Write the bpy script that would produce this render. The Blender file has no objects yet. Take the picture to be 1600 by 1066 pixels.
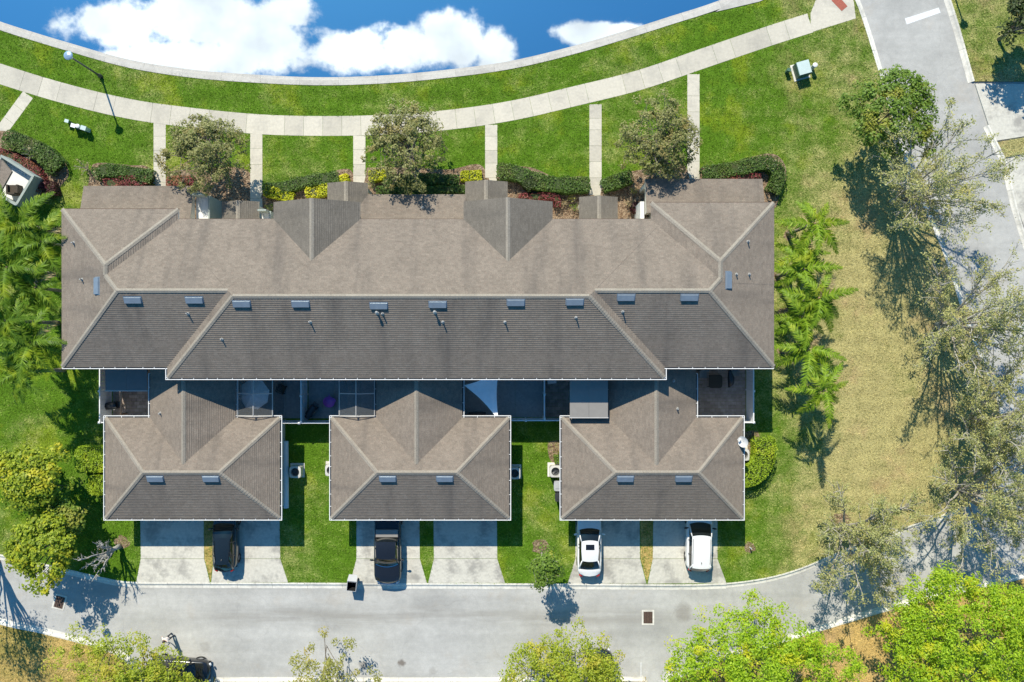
import bpy, bmesh, math, random
import numpy as np
from mathutils import Vector, Matrix, Euler

rng = np.random.default_rng(7)
random.seed(7)
R = math.radians
sc = bpy.context.scene
COL = sc.collection

# ------------------------------------------------------------------ camera, sky, sun, exposure
H = 58.0            # drone height
F = 1218.0          # focal length in photo pixels
cam_d = bpy.data.cameras.new('camera')
cam = bpy.data.objects.new('camera', cam_d); COL.objects.link(cam)
cam.location = (0, 0, H); cam.rotation_euler = (0, 0, 0)
cam_d.sensor_fit = 'HORIZONTAL'; cam_d.angle = 2 * math.atan(800 / F)
cam_d.clip_start = 0.5; cam_d.clip_end = 1000
sc.camera = cam

KX, KY = 0.313, 0.933                       # shadow run per metre of height (east, south)
SUN_DIR = Vector((-KX, KY, 1.0)).normalized()
sun_elev = math.asin(SUN_DIR.z)
sun_d = bpy.data.lights.new('sun', 'SUN'); sun_d.energy = 4.9; sun_d.angle = R(0.5); sun_d.color = (1.0, 0.925, 0.775)
sun = bpy.data.objects.new('sun', sun_d); COL.objects.link(sun)
sun.location = (-20, 60, 80); sun.rotation_euler = SUN_DIR.to_track_quat('Z', 'Y').to_euler()

sc.view_settings.view_transform = 'Standard'
sc.view_settings.look = 'None'
sc.view_settings.gamma = 1.0
sc.view_settings.use_curve_mapping = False
sc.view_settings.exposure = 0.31
sc.cycles.max_bounces = 6
sc.cycles.transparent_max_bounces = 12

class NT:
    """tiny node-tree helper"""
    def __init__(s, nt): s.nt = nt
    def n(s, t, ins=None, **props):
        nd = s.nt.nodes.new(t)
        for k, v in props.items(): setattr(nd, k, v)
        for k, v in (ins or {}).items():
            sock = nd.inputs[k]
            if isinstance(v, bpy.types.NodeSocket): s.nt.links.new(v, sock)
            else: sock.default_value = v
        return nd
    def m(s, op, a, b=0.0, c=None, clamp=False):
        ins = {0: a, 1: b}
        if c is not None: ins[2] = c
        return s.n('ShaderNodeMath', ins, operation=op, use_clamp=clamp).outputs[0]
    def mix(s, f, a, b, mode='MIX'):
        nd = s.n('ShaderNodeMix', None, data_type='RGBA', blend_type=mode)
        for sock, v in ((nd.inputs[0], f), (nd.inputs[6], a), (nd.inputs[7], b)):
            if isinstance(v, bpy.types.NodeSocket): s.nt.links.new(v, sock)
            elif sock.type == 'RGBA': sock.default_value = (*v[:3], 1)
            else: sock.default_value = v
        return nd.outputs[2]
    def mul(s, col, val):
        cc = s.n('ShaderNodeCombineColor', {0: val, 1: val, 2: val})
        return s.mix(1.0, col, cc.outputs[0], 'MULTIPLY')
    def noise(s, vec, scale, detail=3, rough=0.55):
        return s.n('ShaderNodeTexNoise', {'Vector': vec, 'Scale': scale, 'Detail': detail, 'Roughness': rough}).outputs['Fac']
    def sstep(s, v, a, b):
        return s.n('ShaderNodeMapRange', {0: v, 1: a, 2: b, 3: 0.0, 4: 1.0}, interpolation_type='SMOOTHSTEP').outputs[0]
    def rng(s, v, a, b, c, d):
        return s.n('ShaderNodeMapRange', {0: v, 1: a, 2: b, 3: c, 4: d}).outputs[0]

# ---- world: clear daylight sky with drifting cumulus (seen mirrored in the pond)
world = bpy.data.worlds.new('World'); sc.world = world; world.use_nodes = True
wt = NT(world.node_tree); world.node_tree.nodes.clear()
sky = wt.n('ShaderNodeTexSky', None, sky_type='NISHITA', sun_disc=False, sun_elevation=sun_elev, sun_rotation=R(-18.5), altitude=0, air_density=1.0, dust_density=0.4, ozone_density=3.0)
tc = wt.n('ShaderNodeTexCoord')
sx = wt.n('ShaderNodeSeparateXYZ', {0: tc.outputs['Generated']})
zz = wt.m('MAXIMUM', sx.outputs[2], 0.04)
cu = wt.m('DIVIDE', sx.outputs[0], zz); cv = wt.m('DIVIDE', sx.outputs[1], zz)
cvec = wt.n('ShaderNodeCombineXYZ', {0: cu, 1: cv, 2: 0.0}).outputs[0]
n1 = wt.noise(cvec, 14.0, 9, 0.6)
n2 = wt.noise(cvec, 46.0, 9, 0.68)
puff = wt.m('ADD', wt.m('MULTIPLY', wt.m('SUBTRACT', n1, 0.5), 1.5), wt.m('MULTIPLY', wt.m('SUBTRACT', n2, 0.5), 0.75))
dens = None
# cumulus heaps over the pond, in sky coordinates (x/z, y/z)
for px, py, rx, ry in ((190, 40, 105, 48), (300, 30, 150, 62), (400, 60, 120, 70), (450, 20, 60, 40), (560, 80, 95, 42), (640, 75, 90, 45),
                       (705, 62, 80, 55), (775, 80, 40, 52), (925, 52, 62, 24), (975, 48, 45, 16), (300, 90, 190, 40)):
    a = wt.m('DIVIDE', wt.m('SUBTRACT', cu, (px - 800) / F), rx / F)
    b = wt.m('DIVIDE', wt.m('SUBTRACT', cv, (533 - py) / F), ry / F)
    d = wt.m('SUBTRACT', 1.0, wt.m('SQRT', wt.m('ADD', wt.m('MULTIPLY', a, a), wt.m('MULTIPLY', b, b))))
    dens = d if dens is None else wt.m('MAXIMUM', dens, d)
# the same kind of heaps scattered over the rest of the sky
gen = wt.m('SUBTRACT', wt.m('MULTIPLY', wt.noise(cvec, 2.2, 2, 0.5), 3.4), 2.55)
dens = wt.m('MAXIMUM', dens, gen)
dd = wt.m('ADD', dens, puff)
cover = wt.sstep(dd, 0.03, 0.40)
shade = wt.rng(wt.noise(cvec, 9.0, 4, 0.5), 0.38, 0.60, 8.0, 12.0)
cloudc = wt.mul((0.97, 0.985, 1.0), shade)
skyc = wt.mix(1.0, sky.outputs[0], (0.33, 0.97, 1.26), 'MULTIPLY')
wcol = wt.mix(wt.m('MULTIPLY', cover, 0.97), skyc, cloudc)
bg = wt.n('ShaderNodeBackground', {0: wcol, 1: 0.096})
wo = wt.n('ShaderNodeOutputWorld', {0: bg.outputs[0]})

# ------------------------------------------------------------------ helpers
def W(px, py, z=0.0):
    """point at height z seen at photo pixel (px, py) by a camera looking straight down"""
    k = (H - z) / F
    return Vector(((px - 800) * k, (533 - py) * k, z))
def G2(pts): return [(W(x, y).x, W(x, y).y) for x, y in pts]

MATS = {}
def new_mat(name):
    m = bpy.data.materials.new(name); m.use_nodes = True
    t = NT(m.node_tree); m.node_tree.nodes.clear()
    MATS[name] = m
    return m, t
def finish(t, **ins):
    bump = ins.pop('bump', None); bs = ins.pop('bump_strength', 0.3); bd = ins.pop('bump_dist', 0.02)
    p = t.n('ShaderNodeBsdfPrincipled')
    names = {'color': 'Base Color', 'rough': 'Roughness', 'metal': 'Metallic', 'alpha': 'Alpha', 'coat': 'Coat Weight', 'spec': 'Specular IOR Level', 'trans': 'Transmission Weight'}
    for k, v in ins.items():
        sock = p.inputs[names[k]]
        if isinstance(v, bpy.types.NodeSocket): t.nt.links.new(v, sock)
        elif k == 'color': sock.default_value = (*v[:3], 1)
        else: sock.default_value = v
    if bump is not None:
        b = t.n('ShaderNodeBump', {'Height': bump, 'Strength': bs, 'Distance': bd})
        t.nt.links.new(b.outputs[0], p.inputs['Normal'])
    t.n('ShaderNodeOutputMaterial', {0: p.outputs[0]})
    return p
def pos(t): return t.n('ShaderNodeNewGeometry').outputs['Position']
def island(t): return t.n('ShaderNodeNewGeometry').outputs['Random Per Island']
def objrand(t): return t.n('ShaderNodeObjectInfo').outputs['Random']

def simple(name, col, rough=0.5, metal=0.0, var=0.12, scale=3.0, **kw):
    m, t = new_mat(name)
    n = t.noise(pos(t), scale, 4)
    c = t.mul(col, t.rng(n, 0.3, 0.7, 1 - var, 1 + var))
    finish(t, color=c, rough=rough, metal=metal, **kw)
    return m

# --- grass
def grass_mat(name, green, yellow, dry_bias, blades=False):
    m, t = new_mat(name)
    p = pos(t)
    sp = t.n('ShaderNodeSeparateXYZ', {0: p})
    big = t.noise(p, 0.16, 3); mid = t.noise(p, 0.9, 5, 0.65); fine = t.noise(p, 7.0, 4, 0.7); vfine = t.noise(p, 24.0, 2, 0.6)
    east = t.sstep(t.m('SUBTRACT', sp.outputs[0], t.m('MULTIPLY', t.sstep(sp.outputs[1], 6.0, 18.0), 2.5)), 16.5, 27.5)
    south = t.sstep(sp.outputs[1], 22.0, 8.0)
    dry = t.m('ADD', t.m('MULTIPLY', east, t.m('ADD', 0.45, t.m('MULTIPLY', south, 0.5))), dry_bias)
    # thin, trampled strips beside the drives
    dry = t.m('ADD', dry, t.m('MULTIPLY', t.m('SUBTRACT', big, 0.5), 1.3))
    dry = t.m('ADD', dry, t.m('MULTIPLY', t.m('SUBTRACT', mid, 0.5), 1.15))
    if blades: dry = t.m('ADD', dry, t.m('MULTIPLY', t.m('SUBTRACT', island(t), 0.5), 0.75))
    else: dry = t.m('ADD', dry, t.m('MULTIPLY', t.m('SUBTRACT', fine, 0.5), 0.9))
    df = t.sstep(dry, 0.0, 1.0)
    lush = t.m('MULTIPLY', t.sstep(t.noise(p, 0.33, 4, 0.6), 0.50, 0.66), 0.55)
    c = t.mix(df, t.mix(lush, green, (0.235, 0.30, 0.014)), yellow) if green[1] < 0.235 and green[2] < 0.03 else t.mix(df, green, yellow)
    bare = t.m('MULTIPLY', t.m('MULTIPLY', t.sstep(t.noise(p, 0.27, 5, 0.68), 0.50, 0.70), t.sstep(sp.outputs[0], 17.0, 24.0)), 0.55)
    c = t.mix(bare, c, (0.42, 0.285, 0.16))
    br = t.m('ADD', t.m('MULTIPLY', t.rng(fine, 0.3, 0.7, 0.55, 1.45), 0.6), t.m('MULTIPLY', t.rng(vfine, 0.3, 0.7, 0.5, 1.5), 0.4))
    br = t.m('MULTIPLY', br, t.rng(mid, 0.3, 0.7, 0.85, 1.15))
    mow = t.m('SINE', t.m('ADD', t.m('MULTIPLY', sp.outputs[1], 5.2), t.m('MULTIPLY', t.noise(p, 0.12, 2), 9.0)))
    br = t.m('MULTIPLY', br, t.rng(mow, -1, 1, 0.95, 1.05))
    if blades: br = t.m('MULTIPLY', br, t.rng(island(t), 0, 1, 0.55, 1.6))
    c = t.mul(c, br)
    finish(t, color=c, rough=0.85, spec=0.15, bump=t.m('ADD', fine, t.m('MULTIPLY', vfine, 0.6)), bump_strength=0.9, bump_dist=0.06)
    return m
grass_mat('grass', (0.090, 0.185, 0.010), (0.405, 0.36, 0.155), 0.10)
grass_mat('grass_blade', (0.110, 0.225, 0.012), (0.465, 0.415, 0.18), 0.07, True)
grass_mat('dry_grass', (0.28, 0.24, 0.06), (0.53, 0.37, 0.135), 0.5)
grass_mat('dry_grass_blade', (0.30, 0.27, 0.06), (0.58, 0.42, 0.16), 0.5, True)

# --- concrete
def concrete(name, col, var=0.10, objvar=0.06, stain=0.25):
    m, t = new_mat(name)
    p = pos(t)
    a = t.noise(p, 0.62, 7, 0.66); b = t.noise(p, 5.0, 4, 0.7); c3 = t.noise(p, 45.0, 2)
    c = t.mul(col, t.rng(b, 0.3, 0.7, 1 - var, 1 + var))
    st = t.sstep(a, 0.46, 0.66)
    c = t.mix(t.m('MULTIPLY', st, stain), c, (0.26, 0.25, 0.23))
    c = t.mul(c, t.rng(objrand(t), 0, 1, 1 - objvar, 1 + objvar))
    finish(t, color=c, rough=0.8, spec=0.25, bump=t.m('ADD', b, t.m('MULTIPLY', c3, 0.5)), bump_strength=0.2, bump_dist=0.01)
    return m
concrete('sidewalk', (0.56, 0.52, 0.435), 0.09, 0.10, 0.28)
concrete('driveway', (0.56, 0.54, 0.475), 0.13, 0.06, 0.75)
concrete('curb', (0.68, 0.655, 0.59), 0.14, 0.08, 0.35)
concrete('seawall', (0.52, 0.50, 0.46), 0.10, 0.06, 0.3)
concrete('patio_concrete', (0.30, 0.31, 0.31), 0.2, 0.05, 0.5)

# --- asphalt with an old wet line along the swale and oil spots
def asphalt():
    m, t = new_mat('asphalt')
    p = pos(t); sp = t.n('ShaderNodeSeparateXYZ', {0: p})
    a = t.noise(p, 0.22, 4, 0.6); b = t.noise(p, 2.5, 5, 0.7); c3 = t.noise(p, 30.0, 3, 0.7)
    col = t.mul((0.430, 0.425, 0.405), t.rng(a, 0.3, 0.7, 0.84, 1.14))
    col = t.mul(col, t.rng(b, 0.3, 0.7, 0.92, 1.08))
    col = t.mul(col, t.rng(c3, 0.3, 0.7, 0.86, 1.14))
    lane = t.n('ShaderNodeMapping', {'Vector': p, 'Scale': (0.05, 0.75, 1)}).outputs[0]
    col = t.mul(col, t.rng(t.noise(lane, 1.0, 6, 0.62), 0.3, 0.7, 0.88, 1.10))
    # streak of silt and damp along the lane (photo row 968)
    stretch = t.n('ShaderNodeMapping', {'Vector': p, 'Scale': (0.12, 1.6, 1)}).outputs[0]
    sn = t.noise(stretch, 1.0, 5, 0.65)
    yy = t.m('ADD', sp.outputs[1], t.m('MULTIPLY', t.m('SUBTRACT', t.noise(p, 0.10, 2), 0.5), 1.4))
    band = t.m('MULTIPLY', t.sstep(yy, -21.6, -20.7), t.sstep(yy, -19.6, -20.4))
    wx = t.m('MULTIPLY', t.sstep(sp.outputs[0], -27, -20), t.sstep(sp.outputs[0], 16, 8))
    band = t.m('MULTIPLY', t.m('MULTIPLY', band, wx), t.sstep(sn, 0.30, 0.62))
    col = t.mix(t.m('MULTIPLY', band, 0.55), col, (0.25, 0.235, 0.21))
    rust = t.m('MULTIPLY', t.sstep(t.noise(p, 0.35, 4, 0.7), 0.55, 0.72), 0.25)
    col = t.mix(rust, col, (0.40, 0.34, 0.27))
    for px, py, r, k in ((567, 1041, 0.42, 0.55), (627, 1037, 0.36, 0.8), (676, 1050, 0.4, 0.25), (1068, 958, 0.9, 0.4), (320, 1012, 0.5, 0.2)):
        q = W(px, py)
        d = t.n('ShaderNodeVectorMath', {0: p, 1: (q.x, q.y, -0.116)}, operation='DISTANCE').outputs['Value']
        d = t.m('ADD', d, t.m('MULTIPLY', t.m('SUBTRACT', b, 0.5), 0.5))
        col = t.mix(t.m('MULTIPLY', t.sstep(d, r, r * 0.35), k), col, (0.13, 0.105, 0.085))
    # cracks
    vor = t.n('ShaderNodeTexVoronoi', {'Vector': t.n('ShaderNodeVectorMath', {0: p, 1: t.n('ShaderNodeTexNoise', {'Vector': p, 'Scale': 0.8}).outputs['Color']}, operation='ADD').outputs[0], 'Scale': 0.16}, feature='DISTANCE_TO_EDGE').outputs['Distance']
    crack = t.m('MULTIPLY', t.sstep(vor, 0.008, 0.001), 0.10)
    col = t.mix(crack, col, (0.16, 0.15, 0.14))
    finish(t, color=col, rough=t.rng(b, 0.3, 0.7, 0.62, 0.82), spec=0.4, bump=c3, bump_strength=0.35, bump_dist=0.01)
asphalt()

# --- mulch
def mulch():
    m, t = new_mat('mulch')
    p = pos(t)
    v = t.n('ShaderNodeTexVoronoi', {'Vector': p, 'Scale': 11.0, 'Randomness': 1.0})
    n = t.noise(p, 4.0, 5, 0.7)
    c = t.mix(t.sstep(n, 0.3, 0.7), (0.20, 0.12, 0.075), (0.50, 0.38, 0.26))
    c = t.mul(c, t.rng(v.outputs['Distance'], 0.0, 0.7, 1.2, 0.5))
    finish(t, color=c, rough=0.9, spec=0.1, bump=v.outputs['Distance'], bump_strength=1.0, bump_dist=0.05)
mulch()

# --- roof shingles (UV in metres: u along the eave, v up the slope)
def shingles(name, colA, colB, colC, streak):
    m, t = new_mat(name)
    uv = t.n('ShaderNodeUVMap').outputs[0]
    p = pos(t)
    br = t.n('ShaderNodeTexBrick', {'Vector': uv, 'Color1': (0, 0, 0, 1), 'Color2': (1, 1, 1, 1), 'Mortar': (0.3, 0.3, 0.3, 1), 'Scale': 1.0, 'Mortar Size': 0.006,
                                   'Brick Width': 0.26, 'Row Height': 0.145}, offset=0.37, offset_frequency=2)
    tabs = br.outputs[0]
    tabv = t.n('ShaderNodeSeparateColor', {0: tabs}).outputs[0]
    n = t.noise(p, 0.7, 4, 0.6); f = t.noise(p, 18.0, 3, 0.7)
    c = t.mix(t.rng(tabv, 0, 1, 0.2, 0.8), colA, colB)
    c = t.mix(t.m('MULTIPLY', t.sstep(t.noise(uv, 6.0, 1), 0.52, 0.7), 0.3), c, colC)
    c = t.mul(c, t.rng(n, 0.3, 0.7, 0.93, 1.07))
    c = t.mul(c, t.rng(f, 0.25, 0.75, 0.68, 1.32))
    # algae runs down the slope
    st = t.n('ShaderNodeMapping', {'Vector': uv, 'Scale': (0.55, 0.07, 1)}).outputs[0]
    s = t.sstep(t.noise(st, 1.0, 5, 0.6), 0.47, 0.72)
    c = t.mix(t.m('MULTIPLY', s, streak), c, (0.075, 0.07, 0.068))
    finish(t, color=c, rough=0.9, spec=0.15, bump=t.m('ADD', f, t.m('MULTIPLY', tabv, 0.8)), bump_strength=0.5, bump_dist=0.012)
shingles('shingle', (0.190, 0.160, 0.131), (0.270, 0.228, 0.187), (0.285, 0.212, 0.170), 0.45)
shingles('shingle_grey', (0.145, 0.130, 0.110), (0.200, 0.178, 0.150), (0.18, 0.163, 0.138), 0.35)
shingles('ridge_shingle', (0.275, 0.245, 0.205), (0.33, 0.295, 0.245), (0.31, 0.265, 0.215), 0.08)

simple('stucco', (0.62, 0.57, 0.47), 0.9, var=0.06)
simple('stucco_green', (0.33, 0.37, 0.34), 0.9, var=0.06)
simple('balcony_white', (0.72, 0.71, 0.68), 0.8, var=0.05)
simple('vinyl', (0.78, 0.79, 0.80), 0.45, var=0.03)
simple('gutter_white', (0.80, 0.80, 0.79), 0.4, var=0.04)
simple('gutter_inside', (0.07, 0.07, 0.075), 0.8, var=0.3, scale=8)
simple('vent_metal', (0.24, 0.29, 0.34), 0.35, 0.3, var=0.08)
simple('vent_mouth', (0.02, 0.02, 0.022), 0.8)
simple('pipe_lead', (0.40, 0.40, 0.385), 0.5, 0.3, var=0.1)
simple('window_glass', (0.03, 0.04, 0.05), 0.06)
simple('door_paint', (0.70, 0.68, 0.63), 0.5, var=0.03)
simple('lamp_metal', (0.10, 0.10, 0.10), 0.45, 0.4)
simple('lamp_cap', (0.42, 0.55, 0.68), 0.25, 0.5, var=0.04)
simple('green_paint', (0.07, 0.15, 0.10), 0.45, var=0.08)
simple('pale_green_paint', (0.52, 0.62, 0.60), 0.32, var=0.06)
simple('white_plastic', (0.80, 0.80, 0.78), 0.4, var=0.03)
simple('grey_plastic', (0.40, 0.41, 0.42), 0.5, var=0.05)
simple('dark_plastic', (0.035, 0.037, 0.04), 0.45, var=0.1)
simple('ac_case', (0.60, 0.59, 0.55), 0.5, 0.1, var=0.05)
simple('ac_dark', (0.09, 0.095, 0.10), 0.5, 0.3)
simple('iron', (0.12, 0.075, 0.055), 0.7, 0.3, var=0.3, scale=12)
simple('black', (0.01, 0.01, 0.011), 0.7)
simple('brick_red', (0.36, 0.10, 0.065), 0.8, var=0.15, scale=10)
simple('road_paint', (0.70, 0.71, 0.72), 0.7, var=0.12, scale=9)
simple('dark_roof_panel', (0.19, 0.185, 0.18), 0.5, 0.1, var=0.05)
simple('grey_roof_panel', (0.27, 0.255, 0.235), 0.5, 0.1, var=0.04)
simple('sail_cloth', (0.90, 0.93, 0.94), 0.8, var=0.04)
simple('umbrella_cloth', (0.70, 0.76, 0.78), 0.85, var=0.1, scale=6)
simple('bronze_frame', (0.55, 0.53, 0.50), 0.5, 0.2, var=0.05)
simple('purple_plastic', (0.42, 0.13, 0.50), 0.45, var=0.06)
simple('cushion', (0.22, 0.25, 0.25), 0.9, var=0.2)
simple('wicker', (0.06, 0.045, 0.03), 0.8, var=0.3, scale=20)
simple('wood', (0.38, 0.25, 0.16), 0.7, var=0.2, scale=9)
simple('black_cover', (0.02, 0.022, 0.026), 0.28, var=0.15)
simple('bark', (0.20, 0.17, 0.14), 0.9, var=0.3, scale=9)
simple('pale_bark', (0.40, 0.37, 0.32), 0.9, var=0.2, scale=9)
simple('dead_bark', (0.36, 0.35, 0.33), 0.9, var=0.2, scale=9)
simple('palm_trunk', (0.27, 0.23, 0.18), 0.9, var=0.25, scale=14)
simple('palm_boot', (0.30, 0.22, 0.12), 0.9, var=0.25, scale=14)
simple('skin', (0.55, 0.34, 0.25), 0.5, var=0.04)
simple('shirt', (0.74, 0.66, 0.62), 0.85, var=0.05)
simple('trousers', (0.035, 0.04, 0.055), 0.85)
simple('hair', (0.03, 0.02, 0.015), 0.6)
simple('tyre', (0.02, 0.02, 0.02), 0.85)
simple('rim', (0.45, 0.46, 0.47), 0.3, 0.8)
simple('tail_lamp', (0.35, 0.015, 0.015), 0.15)
simple('head_lamp', (0.65, 0.68, 0.70), 0.08)
simple('chrome', (0.75, 0.75, 0.76), 0.12, 1.0, var=0.02)
def paint(name, col, rough=0.25, coat=1.0):
    m, t = new_mat(name)
    n = t.noise(pos(t), 6.0, 4)
    finish(t, color=t.mul(col, t.rng(n, 0.3, 0.7, 0.96, 1.04)), rough=rough, coat=coat)
paint('paint_white', (0.78, 0.78, 0.77)); paint('paint_black', (0.012, 0.013, 0.016)); paint('paint_dark_green', (0.010, 0.015, 0.018))
paint('car_glass', (0.010, 0.013, 0.014), 0.04, 0.6)
paint('sunroof_glass', (0.012, 0.013, 0.015), 0.05, 0.6)

def patio_pavers():
    m, t = new_mat('paver')
    n = t.noise(pos(t), 3.0, 4)
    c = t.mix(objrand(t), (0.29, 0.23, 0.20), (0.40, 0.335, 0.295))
    finish(t, color=t.mul(c, t.rng(n, 0.3, 0.7, 0.75, 1.2)), rough=0.85)
patio_pavers()

def screen_mesh():
    m, t = new_mat('screen_mesh')
    p = t.n('ShaderNodeBsdfPrincipled', {'Base Color': (0.20, 0.21, 0.21, 1), 'Roughness': 0.8})
    tr = t.n('ShaderNodeBsdfTransparent')
    mx = t.n('ShaderNodeMixShader', {0: 0.28, 1: tr.outputs[0], 2: p.outputs[0]})
    t.n('ShaderNodeOutputMaterial', {0: mx.outputs[0]})
screen_mesh()

def water():
    m, t = new_mat('pond_water')
    p = pos(t)
    rip = t.noise(p, 0.9, 2)
    finish(t, color=(0.86, 0.95, 1.0), rough=0.015, metal=1.0, bump=rip, bump_strength=0.012, bump_dist=0.02)
water()

def leaf_mat(name, a, b, c3, transl=0.35, sheen=0.3):
    """leaf tones a..b per leaf with a share of c3, light passing through"""
    m, t = new_mat(name)
    r = island(t)
    col = t.mix(r, a, b)
    n = t.noise(pos(t), 0.8, 3)
    col = t.mix(t.sstep(n, 0.52, 0.68), col, c3)
    rough = 0.5
    p = t.n('ShaderNodeBsdfPrincipled', {'Base Color': col, 'Roughness': rough, 'Specular IOR Level': sheen})
    tl = t.n('ShaderNodeBsdfTranslucent', {0: t.mix(0.3, col, (0.25, 0.32, 0.02))})
    mx = t.n('ShaderNodeMixShader', {0: transl, 1: p.outputs[0], 2: tl.outputs[0]})
    t.n('ShaderNodeOutputMaterial', {0: mx.outputs[0]})
leaf_mat('leaf_oak', (0.15, 0.165, 0.045), (0.34, 0.33, 0.12), (0.34, 0.28, 0.10), 0.3)
leaf_mat('leaf_olive', (0.24, 0.26, 0.075), (0.54, 0.53, 0.22), (0.48, 0.43, 0.14), 0.3)
leaf_mat('leaf_mid', (0.115, 0.20, 0.028), (0.22, 0.34, 0.045), (0.34, 0.35, 0.05), 0.35)
leaf_mat('leaf_round', (0.15, 0.235, 0.018), (0.42, 0.49, 0.035), (0.58, 0.54, 0.035), 0.35)
leaf_mat('leaf_lime', (0.20, 0.36, 0.012), (0.48, 0.65, 0.028), (0.62, 0.62, 0.028), 0.4)
leaf_mat('leaf_lime_yellow', (0.24, 0.32, 0.025), (0.50, 0.55, 0.045), (0.57, 0.50, 0.06), 0.4)
leaf_mat('leaf_pale', (0.25, 0.26, 0.05), (0.45, 0.44, 0.11), (0.50, 0.40, 0.11), 0.4)
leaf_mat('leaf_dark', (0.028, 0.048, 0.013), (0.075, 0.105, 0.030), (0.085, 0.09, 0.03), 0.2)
leaf_mat('leaf_palm', (0.15, 0.28, 0.018), (0.35, 0.50, 0.035), (0.46, 0.54, 0.045), 0.35)
leaf_mat('leaf_palm_dark', (0.080, 0.17, 0.014), (0.23, 0.37, 0.028), (0.36, 0.45, 0.03), 0.35)
leaf_mat('leaf_hedge', (0.050, 0.105, 0.018), (0.13, 0.215, 0.04), (0.13, 0.19, 0.035), 0.25)
leaf_mat('leaf_hedge_bright', (0.18, 0.29, 0.018), (0.38, 0.52, 0.03), (0.46, 0.54, 0.03), 0.3)
leaf_mat('leaf_red', (0.15, 0.035, 0.04), (0.34, 0.085, 0.085), (0.34, 0.15, 0.08), 0.25)
leaf_mat('leaf_maroon', (0.035, 0.010, 0.014), (0.11, 0.03, 0.035), (0.09, 0.03, 0.03), 0.2)
leaf_mat('leaf_yellow', (0.36, 0.42, 0.02), (0.62, 0.62, 0.03), (0.70, 0.65, 0.03), 0.3)
leaf_mat('leaf_straw', (0.30, 0.23, 0.11), (0.46, 0.37, 0.20), (0.35, 0.26, 0.13), 0.2)

# ------------------------------------------------------------------ mesh building
def origin(parent):
    o = Vector((0, 0, 0))
    while parent is not None:
        o = o + parent.location; parent = parent.parent
    return o

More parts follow.
